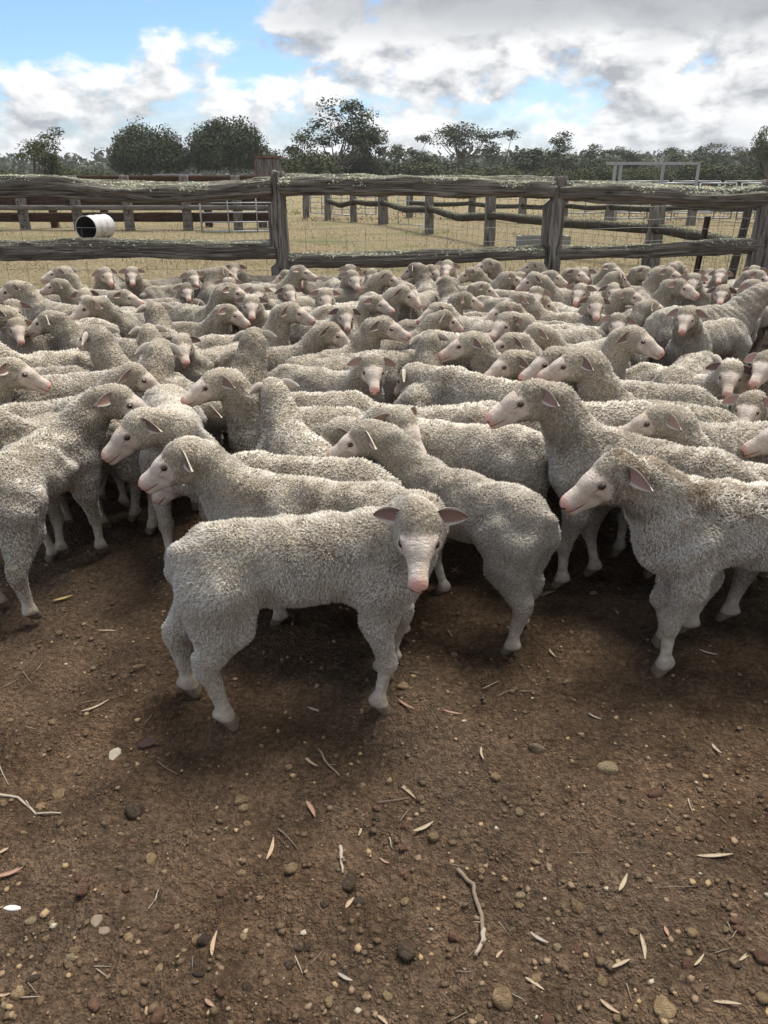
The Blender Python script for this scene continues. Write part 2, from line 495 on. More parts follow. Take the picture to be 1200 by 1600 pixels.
bsdf = t.principled(col, t.mix(face * nose, (0.95,) * 3, (0.45,) * 3), 0.12, nb)

m_fleece, t = mat('sheep_fleece')
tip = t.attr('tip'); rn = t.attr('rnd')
c = t.mix(tip, (0.310, 0.276, 0.232), (0.745, 0.708, 0.640))  # roots coloured darker than tips, painting shade into the crevices between locks
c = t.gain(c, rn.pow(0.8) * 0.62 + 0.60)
c, Pn = wool_colour(t, c, 0)
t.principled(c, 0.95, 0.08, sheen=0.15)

m_ear, t = mat('sheep_ear')
inn = t.attr('tip'); P = t.coord('Object')
outer = t.mix(t.noise(P, 90, 3, 0.6), (0.40, 0.35, 0.29), (0.58, 0.52, 0.44))
rnd = t.objrand()
inner = t.mix(t.step(rnd, 0.2, 0.8), (0.42, 0.265, 0.22), (0.20, 0.125, 0.105))
t.principled(t.mix(t.step(inn, 0.4, 0.75), outer, inner), 0.85, 0.1, t.bump(t.noise(P, 260, 2, 0.5), 0.4, 0.004))

m_eye, t = mat('sheep_eye')
t.principled((0.030, 0.018, 0.010), 0.08, 0.6)


def cube_sphere(n=3):
    vs, fs = [], []
    for ax in range(3):
        for sgn in (-1, 1):
            b = len(vs)
            for i in range(n + 1):
                for j in range(n + 1):
                    p = [0, 0, 0]
                    p[ax] = sgn; p[(ax + 1) % 3] = math.tan((i / n - .5) * math.pi / 2) ; p[(ax + 2) % 3] = math.tan((j / n - .5) * math.pi / 2)
                    l = math.sqrt(sum(c * c for c in p)); vs.append([c / l for c in p])
            for i in range(n):
                for j in range(n):
                    a = b + i * (n + 1) + j
                    f = (a, a + n + 1, a + n + 2, a + 1)
                    fs.append(f if sgn > 0 else f[::-1])
    return np.array(vs), np.array(fs)
SPH_V, SPH_F = cube_sphere(3)


class Field:
    """signed distance on a regular grid, meshed with surface nets"""
    def __init__(s, lo, hi, res):
        s.res = res
        s.ax = [np.arange(lo[i], hi[i] + res, res, dtype=np.float32) for i in range(3)]
        s.F = np.full([len(a) for a in s.ax], 0.12, np.float32)
    def _sub(s, lo, hi, m):
        sl, ax = [], []
        for i in range(3):
            a = max(0, int((lo[i] - m - s.ax[i][0]) / s.res)); b = min(len(s.ax[i]), int((hi[i] + m - s.ax[i][0]) / s.res) + 2)
            sl.append(slice(a, max(a + 1, b))); ax.append(s.ax[i][sl[-1]])
        return tuple(sl), ax[0][:, None, None], ax[1][None, :, None], ax[2][None, None, :]
    def _join(s, sl, d, k):
        a = s.F[sl]
        h = np.maximum(k - np.abs(a - d), 0) / k
        s.F[sl] = np.minimum(a, d) - h * h * k * 0.25
    def cone(s, a, b, ra, rb, k=0.03):
        a = np.asarray(a, float); b = np.asarray(b, float)
        r = max(ra, rb)
        sl, X, Y, Z = s._sub(np.minimum(a, b) - r, np.maximum(a, b) + r, 0.09)
        d = b - a; L2 = float(d @ d) + 1e-9
        h = np.clip(((X - a[0]) * d[0] + (Y - a[1]) * d[1] + (Z - a[2]) * d[2]) / L2, 0, 1)
        q = np.sqrt((X - a[0] - h * d[0]) ** 2 + (Y - a[1] - h * d[1]) ** 2 + (Z - a[2] - h * d[2]) ** 2)
        s._join(sl, (q - (ra + (rb - ra) * h)).astype(np.float32), k)
    def ell(s, c, r, k=0.03, M=None):
        """ellipsoid; M columns are its own axes"""
        c = np.asarray(c, float); r = np.asarray(r, float)
        e = np.full(3, r.max()) if M is not None else r
        sl, X, Y, Z = s._sub(c - e, c + e, 0.09)
        X, Y, Z = X - c[0], Y - c[1], Z - c[2]
        if M is not None:
            X, Y, Z = (X * M[0, 0] + Y * M[1, 0] + Z * M[2, 0], X * M[0, 1] + Y * M[1, 1] + Z * M[2, 1], X * M[0, 2] + Y * M[1, 2] + Z * M[2, 2])
        k0 = np.sqrt((X / r[0]) ** 2 + (Y / r[1]) ** 2 + (Z / r[2]) ** 2)
        k1 = np.sqrt((X / r[0] ** 2) ** 2 + (Y / r[1] ** 2) ** 2 + (Z / r[2] ** 2) ** 2) + 1e-6
        s._join(sl, (k0 * (k0 - 1) / k1).astype(np.float32), k)
    def mesh(s):
        F = s.F; ins = F < 0
        nx, ny, nz = F.shape
        cnt = np.zeros((nx - 1, ny - 1, nz - 1), np.int8)
        corners = [(i, j, k) for i in (0, 1) for j in (0, 1) for k in (0, 1)]
        for i, j, k in corners: cnt += ins[i:nx - 1 + i, j:ny - 1 + j, k:nz - 1 + k]
        act = np.argwhere((cnt > 0) & (cnt < 8))
        vals = {c: F[act[:, 0] + c[0], act[:, 1] + c[1], act[:, 2] + c[2]] for c in corners}
        acc = np.zeros((len(act), 3), np.float32); n = np.zeros(len(act), np.float32)
        for c in corners:
            for ax in range(3):
                if c[ax]: continue
                e = list(c); e[ax] = 1; e = tuple(e)
                a, b = vals[c], vals[e]
                m = (a < 0) != (b < 0)
                tt = np.where(m, a / np.where(m, a - b, 1), 0)
                p = np.tile(np.array(c, np.float32), (len(act), 1)); p[:, ax] += tt
                acc += p * m[:, None]; n += m
        co = act + acc / n[:, None]
        vid = np.full(cnt.shape, -1, np.int32); vid[act[:, 0], act[:, 1], act[:, 2]] = np.arange(len(act))
        V_ = np.stack([s.ax[i][0] + co[:, i] * s.res for i in range(3)], -1)
        quads = []
        for ax in range(3):
            sl0 = [slice(1, -1)] * 3; sl1 = [slice(1, -1)] * 3
            sl0[ax] = slice(0, -1); sl1[ax] = slice(1, None)
            a, b = ins[tuple(sl0)], ins[tuple(sl1)]
            o1, o2 = (ax + 1) % 3, (ax + 2) % 3
            for sgn in (0, 1):
                e = np.argwhere((a & ~b) if sgn == 0 else (b & ~a))
                if not len(e): continue
                base = e.copy(); base[:, o1] += 1; base[:, o2] += 1
                def vv(d1, d2):
                    q_ = base.copy(); q_[:, o1] += d1; q_[:, o2] += d2
                    return vid[q_[:, 0], q_[:, 1], q_[:, 2]]
                f = np.stack([vv(-1, -1), vv(0, -1), vv(0, 0), vv(-1, 0)], -1)
                quads.append(f if sgn == 0 else f[:, ::-1])
        return V_, np.concatenate(quads)


def head_frame(yaw, pitch, roll=0.0):
    M = Matrix.Rotation(yaw, 3, 'Z') @ Matrix.Rotation(-pitch, 3, 'Y') @ Matrix.Rotation(roll, 3, 'X')
    return np.array(M)

HS = 0.94
def make_sheep(name, yaw=0, npitch=45, hpitch=-25, nyaw=None, roll=0, feet=((0, 0), (0, 0), (0, 0), (0, 0)), fat=1.0,
               res=0.0105, tufts=11000, tuft_len=0.0105, tuft_r=0.0052, seed=0, neck=0.26, wrinkle=0.0, ear_droop=0.1):
    """feet: shifts (forward, out) of front left, front right, hind left, hind right"""
    r_ = np.random.default_rng(1000 + seed)
    yaw, npitch, hpitch, roll = R(yaw), R(npitch), R(hpitch), R(roll)
    nyaw = R(nyaw) if nyaw is not None else max(-1.05, min(1.05, yaw * 0.62))
    N0 = np.array([0.215, 0, 0.505])
    nd = np.array([math.cos(npitch) * math.cos(nyaw), math.cos(npitch) * math.sin(nyaw), math.sin(npitch)])
    H = head_frame(yaw, hpitch, roll)
    BH = N0 + nd * (neck - 0.05)
    PO = BH + np.array([math.cos(yaw), math.sin(yaw), 0.25]) * (0.062 + 0.045 * min(1.0, abs(yaw - nyaw)))
    hp = lambda x, y, z: PO + H @ (np.array([x, y, z]) * HS)
    tipn = hp(0.24, 0, 0)
    lo = np.array([-0.50, -0.30, -0.012]); hi = np.array([0.42, 0.30, 0.72])
    for p in (PO - 0.13, PO + 0.13, tipn - 0.09, tipn + 0.09): lo = np.minimum(lo, p); hi = np.maximum(hi, p)
    f = Field(lo, hi, res)
    w_ = fat
    f.ell((-0.235, 0, 0.495), (0.142, 0.117 * w_, 0.126), 0.06)
    f.ell((-0.03, 0, 0.494), (0.275, 0.127 * w_, 0.119 * (0.6 + 0.4 * w_)), 0.055)
    f.ell((0.185, 0, 0.488), (0.135, 0.108 * w_, 0.132), 0.055)
    f.cone((-0.235, 0, 0.545), (0.19, 0, 0.550), 0.068, 0.068, 0.06)
    f.ell((0.248, 0, 0.465), (0.064, 0.072, 0.088), 0.055)
    f.cone((-0.365, 0, 0.545), (-0.378, 0, 0.48), 0.026, 0.018, 0.03)
    for i, sg in enumerate((1, -1)):                                     # front legs
        fx, fo = feet[i]
        y = sg * 0.085
        foot = np.array([0.200 + fx, y + sg * fo, 0.062]); knee = np.array([0.212 + fx * 0.42 + abs(fx) * 0.15, y + sg * fo * 0.45, 0.188])
        elbow = np.array([0.182 + fx * 0.10, sg * 0.090, 0.335])
        f.cone((0.205, sg * 0.078, 0.45), elbow, 0.076, 0.045, 0.05)
        f.cone(elbow, knee, 0.042, 0.0240, 0.025)
        f.cone(knee, foot, 0.0225, 0.0165, 0.016)
        f.ell(foot + (-0.006, 0, 0.0), (0.024, 0.022, 0.022), 0.015)
        f.ell(foot + (-0.024, 0, -0.006), (0.010, 0.014, 0.010), 0.01)
        f.ell(knee + (0.004, 0, 0), (0.028, 0.027, 0.032), 0.015)
        for s2 in (-1, 1):
            f.cone(foot + (0.0, s2 * 0.008, -0.01), foot + (0.020, s2 * 0.013, -0.044), 0.021, 0.0165, 0.012)
    for i, sg in enumerate((1, -1)):                                     # hind legs
        fx, fo = feet[2 + i]
        y = sg * 0.085
        foot = np.array([-0.290 + fx, y + sg * fo, 0.062]); hock = np.array([-0.325 + fx * 0.85, y + sg * fo * 0.8, 0.228])
        stif = np.array([-0.232 + fx * 0.32, sg * 0.088 + sg * fo * .3, 0.350])
        f.cone((-0.240, sg * 0.078, 0.46), stif, 0.090, 0.052, 0.05)
        f.cone((-0.292, sg * 0.075, 0.43), hock + (0.02, 0, 0.05), 0.070, 0.038, 0.045)
        f.cone(stif, hock, 0.050, 0.031, 0.03)
        f.cone(hock, foot, 0.030, 0.0190, 0.018)
        f.ell(foot + (-0.007, 0, 0.0), (0.026, 0.024, 0.023), 0.015)
        f.ell(foot + (-0.028, 0, -0.006), (0.011, 0.015, 0.011), 0.01)
        f.cone(hock + (-0.018, 0, 0.026), hock + (0.0, 0, -0.03), 0.020, 0.022, 0.02)
        for s2 in (-1, 1):
            f.cone(foot + (0.0, s2 * 0.008, -0.01), foot + (0.022, s2 * 0.013, -0.044), 0.021, 0.017, 0.012)
    # neck
    mid = N0 + nd * neck * 0.5 + np.array([0, 0, 0.012])
    f.cone(N0 + (-0.03, 0, -0.02), mid, 0.100, 0.073, 0.055)
    f.cone(mid, BH, 0.072, 0.061, 0.04)
    f.cone(BH, PO + H @ np.array([-0.03, 0, -0.012]), 0.064, 0.056, 0.035)
    f.cone(N0 + (0.03, 0, -0.08), N0 + nd * neck * 0.7 + (0, 0, -0.03), 0.080, 0.050, 0.05)
    # head
    k = 0.018
    f.ell(hp(0.000, 0, -0.004), np.array([0.074, 0.058, 0.064]) * HS, 0.030, H)
    f.ell(hp(0.004, 0, 0.030), np.array([0.056, 0.050, 0.036]) * HS, 0.025, H)       # woolly cap
    f.ell(hp(0.068, 0, 0.008), np.array([0.052, 0.043, 0.036]) * HS, k, H)
    f.cone(hp(0.070, 0, -0.001), hp(0.160, 0, -0.016), 0.037 * HS, 0.0265 * HS, k)
    f.cone(hp(0.025, 0, -0.043), hp(0.145, 0, -0.048), 0.036 * HS, 0.020 * HS, k)
    f.ell(hp(0.174, 0, -0.025), np.array([0.025, 0.027, 0.025]) * HS, 0.012, H)
    f.ell(hp(0.166, 0, -0.056), np.array([0.024, 0.020, 0.013]) * HS, 0.009, H)
    for sg in (1, -1):
        f.ell(hp(0.040, sg * 0.036, -0.030), np.array([0.040, 0.023, 0.034]) * HS, k, H)
        f.ell(hp(0.058, sg * 0.041, 0.021), np.array([0.024, 0.0135, 0.0095]) * HS, 0.010, H)   # brow
        f.ell(hp(0.068, sg * 0.038, -0.008), np.array([0.026, 0.012, 0.010]) * HS, 0.012, H)    # cheekbone
        f.ell(hp(0.010, sg * 0.040, -0.03), np.array([0.04, 0.028, 0.043]) * HS, 0.025, H)
        f.ell(hp(0.178, sg * 0.0155, -0.023), np.array([0.017, 0.011, 0.014]) * HS, 0.007, H)
    # the fleece is lumpy
    X, Y, Z = f.ax[0][:, None, None], f.ax[1][None, :, None], f.ax[2][None, None, :]
    lump = np.zeros_like(f.F)
    for _ in range(9):
        kv = r_.standard_normal(3); kv *= r_.uniform(28, 75) / np.linalg.norm(kv); ph = r_.random() * 6.28
        lump += np.sin(X * kv[0] + Y * kv[1] + Z * kv[2] + ph).astype(np.float32)
    bodyw = np.clip((Z - 0.30) / 0.1, 0, 1).astype(np.float32)
    dh = np.sqrt((X - tipn[0]) ** 2 + (Y - tipn[1]) ** 2 + (Z - tipn[2]) ** 2)
    bodyw = bodyw * np.clip((dh - 0.20) / 0.08, 0, 1)
    f.F += lump * 0.0019 * bodyw
    if wrinkle:
        al = (X - N0[0]) * nd[0] + (Y - N0[1]) * nd[1] + (Z - N0[2]) * nd[2]
        f.F += (wrinkle * np.sin(al * 170 + np.sin(Y * 40 + X * 20) * 0.9) * np.clip((al + 0.12) / 0.06, 0, 1) * bodyw).astype(np.float32)
    V_, Q_ = f.mesh()
    V_ = V_.astype(np.float64)
    # one gentle smoothing pass
    e = np.concatenate([Q_[:, [0, 1]], Q_[:, [1, 2]], Q_[:, [2, 3]], Q_[:, [3, 0]]])
    for lam in (0.5, 0.35):
        s_ = np.zeros_like(V_); c_ = np.zeros(len(V_))
        for ax in range(3):
            s_[:, ax] = np.bincount(e[:, 0], V_[e[:, 1], ax], len(V_)) + np.bincount(e[:, 1], V_[e[:, 0], ax], len(V_))
        c_ = np.bincount(e[:, 0], minlength=len(V_)) + np.bincount(e[:, 1], minlength=len(V_))
        V_ += (s_ / c_[:, None] - V_) * lam
    V_[:, 2] = np.maximum(V_[:, 2], 0.001)
    hcv = (V_ - PO) @ H / HS
    dist = np.linalg.norm(hcv - (0.07, 0, -0.01), axis=1)
    hw = np.clip((0.17 - dist) / 0.02, 0, 1)
    front = V_[:, 0] > -0.05
    hairy = np.where(front, np.clip((0.195 - V_[:, 2]) / 0.05, 0, 1), np.clip((0.155 - V_[:, 2]) / 0.06, 0, 1))
    # normals and face areas for the tufts
    fn = np.cross(V_[Q_[:, 2]] - V_[Q_[:, 0]], V_[Q_[:, 3]] - V_[Q_[:, 1]])
    area = np.linalg.norm(fn, axis=1) * 0.5
    vn = np.zeros_like(V_)
    for c in range(4):
        for ax in range(3): vn[:, ax] += np.bincount(Q_[:, c], fn[:, ax], len(V_))
    vn /= np.linalg.norm(vn, axis=1)[:, None] + 1e-12
    fv = hcv[:, 0] - (0.044 + np.maximum(hcv[:, 2], 0) * 0.34 + np.maximum(-hcv[:, 2] - 0.03, 0) * 1.15)
    deye = np.linalg.norm(np.stack([hcv[:, 0], np.abs(hcv[:, 1]), hcv[:, 2]], -1) - (0.066, 0.047, 0.009), axis=1)
    facev = (np.clip((fv + 0.006) / 0.022, 0, 1) * hw)
    facev = np.maximum(facev, (deye < 0.024) * hw) * np.clip((0.074 - np.abs(hcv[:, 1])) / 0.008, 0, 1) * (hcv[:, 2] > -0.095)
    woolv = np.clip((1 - facev) * (1 - hairy), 0, 1)
    # ears and eyes go into the same body mesh
    parts_v, parts_q, parts_m, parts_tip = [V_], [Q_], [np.zeros(len(Q_), int)], [np.zeros(len(V_))]
    base = len(V_)
    for sg in (1, -1):
        a = np.array([-0.36 + r_.uniform(-.15, .12), sg * 1.0, -ear_droop - 0.12 + r_.uniform(-.22, .15)]); a /= np.linalg.norm(a)
        n = np.array([0.80, 0.0, 0.36 + r_.uniform(-.15, .15)]); n -= a * (n @ a); n /= np.linalg.norm(n)
        wv = np.cross(n, a)
        o = np.array([-0.010, sg * 0.048, 0.028])
        L, nt, ns = 0.098, 9, 6
        ev, et = [], []
        for layer in (0, 1):
            for i in range(nt + 1):
                u = i / nt
                hwid = 0.0270 * (math.sin(math.pi * min(1, u * 0.86 + 0.14) ** 0.85) ** 0.8) * (1 if u < 1 else 0) + 0.0015
                for j in range(ns + 1):
                    s_ = j / ns * 2 - 1
                    p = o + a * (L * u) + wv * hwid * s_ - n * (0.013 * (1 - s_ * s_) * (1 - u * 0.6)) + np.array([-0.006 * u * u, 0, -0.020 * u * u])
                    p = p + n * (0.0026 if layer == 0 else -0.0026) * (1 - 0.75 * abs(s_))
                    ev.append(p); et.append(max(0.0, 1 - abs(s_) ** 3 * 1.0) * (1 if layer == 0 else 0))
        ev = np.array(ev) * HS @ H.T + PO
        eq = []
        m_ = (nt + 1) * (ns + 1)
        for i in range(nt):
            for j in range(ns):
                q0 = i * (ns + 1) + j
                fq = (q0, q0 + ns + 1, q0 + ns + 2, q0 + 1)
                if sg < 0: fq = fq[::-1]
                eq.append(fq); eq.append(tuple(m_ + x for x in fq[::-1]))
        for i in range(nt):                                              # rims
            for j in (0, ns):
                q0 = i * (ns + 1) + j
                eq.append((q0, q0 + ns + 1, q0 + ns + 1 + m_, q0 + m_))
        for j in range(ns):
            q0 = nt * (ns + 1) + j
            eq.append((q0, q0 + 1, q0 + 1 + m_, q0 + m_))
        parts_v.append(ev); parts_q.append(np.array(eq) + base); parts_m.append(np.ones(len(eq), int)); parts_tip.append(np.array(et))
        base += len(ev)
        near = (np.hypot(hcv[:, 0] - 0.066, hcv[:, 2] - 0.008) < 0.009) & (hcv[:, 1] * sg > 0.015) & (hw > 0.5)
        ys_ = float((hcv[near, 1] * sg).mean()) if near.any() else 0.055
        ey = (SPH_V * (0.0135, 0.0095, 0.0105) + (0.066, sg * (ys_ - 0.0025), 0.008)) * HS @ H.T + PO
        parts_v.append(ey); parts_q.append(SPH_F + base); parts_m.append(np.full(len(SPH_F), 2)); parts_tip.append(np.zeros(len(ey)))
        base += len(ey)
    AV = np.concatenate(parts_v)
    pad = len(AV) - len(V_)
    me = mesh_np(name, AV, [np.concatenate(parts_q)], [m_body, m_ear, m_eye], True, np.concatenate(parts_m))
    add_attr(me, 'hc', (AV - PO) @ H / HS, 'FLOAT_VECTOR')
    add_attr(me, 'hw', np.concatenate([hw, np.zeros(pad)]))
    add_attr(me, 'hairy', np.concatenate([hairy, np.zeros(pad)]))
    add_attr(me, 'tip', np.concatenate(parts_tip))
    # fleece: short pointed locks lying down and back over the body
    wq = woolv[Q_].mean(1)
    pr = area * wq; pr /= pr.sum()
    idx = r_.choice(len(Q_), tufts, p=pr)
    uv = r_.random((tufts, 2))
    q4 = V_[Q_[idx]]; n4 = vn[Q_[idx]]
    bl = lambda z: (z[:, 0] * (1 - uv[:, :1]) + z[:, 1] * uv[:, :1]) * (1 - uv[:, 1:]) + (z[:, 3] * (1 - uv[:, :1]) + z[:, 2] * uv[:, :1]) * uv[:, 1:]
    p = bl(q4); n = bl(n4); n /= np.linalg.norm(n, axis=1)[:, None]
    wt = bl(woolv[Q_[idx]][..., None])[:, 0]
    flow = np.tile(np.array([-0.45, 0, -0.9]), (tufts, 1))
    flow -= n * (flow * n).sum(1)[:, None]
    fl = np.linalg.norm(flow, axis=1)[:, None]; flow = flow / np.maximum(fl, 0.25)
    # neighbouring locks lean together
    swirl = np.stack([np.sin(p[:, 1] * 61 + p[:, 2] * 83 + seed), np.sin(p[:, 0] * 77 + p[:, 2] * 49), np.sin(p[:, 0] * 66 + p[:, 1] * 71)], -1)
    d = n * 0.62 + flow * 0.62 + swirl * 0.28 + r_.standard_normal((tufts, 3)) * 0.20
    inward = (d * n).sum(1)
    d += n * np.maximum(0.18 - inward, 0)[:, None]
    d /= np.linalg.norm(d, axis=1)[:, None]
    lowleg = np.clip((p[:, 2] - 0.14) / 0.2, 0.38, 1.0)
    dh = np.linalg.norm((p - PO) @ H / HS - (0.03, 0, 0), axis=1)
    headsh = np.clip(dh / 0.16, 0.55, 1.0)
    ln = tuft_len * (0.65 + 0.7 * r_.random(tufts)) * lowleg * headsh * (0.5 + 0.5 * wt)
    rr = tuft_r * (0.7 + 0.6 * r_.random(tufts)) * (0.6 + 0.4 * headsh)
    a1 = np.cross(d, r_.standard_normal((tufts, 3))); a1 /= np.linalg.norm(a1, axis=1)[:, None] + 1e-9
    a2 = np.cross(d, a1)
    ring = []
    for kk in range(3):
        an = 2 * math.pi * kk / 3
        ring.append(p - n * 0.003 + (a1 * math.cos(an) + a2 * math.sin(an)) * rr[:, None])
    tipp = p + d * ln[:, None]
    TV = np.stack(ring + [tipp], 1).reshape(-1, 3)
    i0 = (np.arange(tufts) * 4)[:, None, None]
    TF = (i0 + np.array([[[0, 1, 3], [1, 2, 3], [2, 0, 3]]])).reshape(-1, 3)
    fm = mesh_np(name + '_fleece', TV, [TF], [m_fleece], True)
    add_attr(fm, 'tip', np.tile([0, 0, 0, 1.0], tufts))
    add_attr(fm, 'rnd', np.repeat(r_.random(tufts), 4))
    # soften the locks' shading towards the body's own surface
    cn = np.stack([n] * 3 + [n * 0.75 + d * 0.25], 1) * 0.72
    spread = np.stack([(q_ - p) / rr[:, None] for q_ in ring] + [d], 1) * 0.28
    cn = (cn + spread).reshape(-1, 3); cn /= np.linalg.norm(cn, axis=1)[:, None]
    fm.normals_split_custom_set_from_vertices(cn.astype(np.float32))
    return dict(body=me, fleece=fm, head=hp(0.06, 0, -0.005), yaw=math.degrees(yaw))

def put_sheep(proto, x, y, heading, scale=1.0, dust=0.2, **props):
    o = link('sheep', proto['body'], loc=(x, y, gz(x, y) - 0.006), rot=(0, 0, R(heading)), scale=scale, category='sheep', dust=dust, **props)
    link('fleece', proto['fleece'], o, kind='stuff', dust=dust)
    return o
# ------------------------------------------------------------------ timber, wire and steel of the yards
def timber_mat(name, dark, light, lichen=0.0, red=0.0):
    m, t = mat(name)
    P = t.coord('Object'); gx_ = t.attr('along'); rd = t.attr('round')
    V3 = t.comb(gx_ * 1.2, rd * 9.0, t.objrand() * 20.0)
    grain = t.noise(V3, 2.6, 8, 0.74, 0.3); crack = t.noise(t.comb(gx_ * 1.0, rd * 7.5, 0.0), 3.0, 7, 0.68, 0.35)
    c = t.mix(t.step(grain, 0.28, 0.74), dark, light)
    c = t.mix(t.step(crack, 0.55, 0.66) * 0.8, c, tuple(x * 0.35 for x in dark))
    if red: c = t.mix(t.step(t.noise(P, 2.4, 3, 0.6), 0.46, 0.62) * red, c, (0.14, 0.055, 0.03))
    if lichen:
        nz = t.sep(t.normal())[2]
        l = t.noise(P, 30, 6, 0.75)
        k = t.step(l + nz * 0.16, 0.665 - lichen * 0.02, 0.695)
        c = t.mix(k * t.step(nz, -0.2, 0.35), c, t.mix(t.noise(P, 45, 2, 0.5), (0.20, 0.22, 0.13), (0.50, 0.53, 0.37)))
    hh = grain * 0.6 - t.step(crack, 0.5, 0.7) * 1.0 + t.noise(P, 60, 3, 0.6) * 0.2
    t.principled(c, 0.92, 0.15, t.bump(hh, 1.0, 0.035))
    return m

m_log = timber_mat('weathered_log', (0.115, 0.099, 0.083), (0.40, 0.36, 0.308), lichen=1.0)
m_post = timber_mat('split_grey_post', (0.14, 0.124, 0.109), (0.37, 0.335, 0.294))
m_darklog = timber_mat('dark_mossy_log', (0.040, 0.034, 0.026), (0.140, 0.116, 0.080), lichen=0.4)
m_board = timber_mat('brown_board', (0.055, 0.036, 0.026), (0.150, 0.095, 0.065), red=0.4)
m_greyboard = timber_mat('grey_board', (0.17, 0.15, 0.135), (0.36, 0.325, 0.29))
m_lichen, t = mat('pale_lichen')
P = t.coord('Object')
t.principled(t.mix(t.step(t.noise(P, 40, 3, 0.6), 0.35, 0.65), (0.34, 0.345, 0.225), (0.68, 0.68, 0.52)), 0.95, 0.1)
m_steel, t = mat('galvanised_steel')
P = t.coord('Object')
t.principled(t.mix(t.noise(P, 8, 3, 0.6), (0.30, 0.315, 0.33), (0.46, 0.475, 0.49)), 0.5, 0.4, metal=0.5)
m_wire, t = mat('fence_wire')
t.principled((0.20, 0.20, 0.19), 0.5, 0.4, metal=0.5)
m_rust, t = mat('rusty_iron')
P = t.coord('Object')
t.principled(t.mix(t.step(t.noise(P, 7, 4, 0.6), 0.4, 0.6), (0.14, 0.05, 0.03), (0.26, 0.16, 0.12)), 0.8, 0.2)
m_picket, t = mat('dark_steel_picket')
P = t.coord('Object')
t.principled(t.mix(t.noise(P, 20, 3, 0.6), (0.022, 0.014, 0.012), (0.075, 0.035, 0.026)), 0.7, 0.3)
m_concrete, t = mat('grey_concrete')
P = t.coord('Object')
t.principled(t.mix(t.noise(P, 12, 5, 0.6), (0.20, 0.20, 0.19), (0.36, 0.35, 0.33)), 0.9, 0.2)


def log_mesh(name, pts, rads, m, seed, nseg=70, nring=18, rough=0.10, flat=1.0):
    """an irregular round log along the points"""
    r_ = np.random.default_rng(seed)
    pts = np.array([tuple(p) for p in pts], float); rads = np.array(rads, float)
    L = np.concatenate([[0], np.cumsum(np.linalg.norm(np.diff(pts, axis=0), axis=1))])
    s_ = np.linspace(0, L[-1], nseg)
    C = np.stack([np.interp(s_, L, pts[:, i]) for i in range(3)], -1)
    k = np.ones(7) / 7
    for i in range(3):
        padd = np.pad(C[:, i], 3, mode='reflect', reflect_type='odd'); C[:, i] = np.convolve(padd, k, 'valid')
    rad = np.interp(s_, L, rads)
    d = np.gradient(C, axis=0); d /= np.linalg.norm(d, axis=1)[:, None]
    up = np.array([0, 0, 1.0]) if abs(d[0, 2]) < 0.8 else np.array([0, 1.0, 0])
    a = np.cross(d, up); a /= np.linalg.norm(a, axis=1)[:, None]; b = np.cross(a, d)
    th = np.arange(nring) / nring * 2 * math.pi
    S_, TH = np.meshgrid(s_, np.arange(nring), indexing='ij')
    ridge = lattice(S_ * 1.3 + seed, TH * 0.9 % 31, seed + 1) * 1.0 + lattice(S_ * 5 + seed, TH * 1.7, seed + 2) * 0.6
    knots = lattice(S_ * 2.2, TH * 0.25, seed + 3)
    rr = rad[:, None] * (1 + rough * ridge * 1.3 + rough * 0.9 * knots)
    V_ = C[:, None] + a[:, None] * (np.cos(th)[None, :, None] * rr[..., None]) + b[:, None] * (np.sin(th)[None, :, None] * rr[..., None] * flat)
    n = nring
    i, j = np.meshgrid(np.arange(nseg - 1), np.arange(n), indexing='ij')
    Q_ = np.stack([i * n + j, i * n + (j + 1) % n, (i + 1) * n + (j + 1) % n, (i + 1) * n + j], -1).reshape(-1, 4)
    VV = V_.reshape(-1, 3)
    VV = np.concatenate([VV, C[:1] - d[:1] * 0.01, C[-1:] + d[-1:] * 0.01])
    e0 = len(VV) - 2
    T0 = np.array([[(k_ + 1) % n, k_, e0] for k_ in range(n)] + [[(nseg - 1) * n + k_, (nseg - 1) * n + (k_ + 1) % n, e0 + 1] for k_ in range(n)])
    me = mesh_np(name, VV, [Q_, T0], [m])
    add_attr(me, 'along', np.concatenate([np.repeat(s_, n), [0, 0]]) + seed * 3.1)
    add_attr(me, 'round', np.concatenate([np.tile(np.abs(th / math.pi - 1), nseg), [0, 0]]))
    return me, V_, (C, a, b)

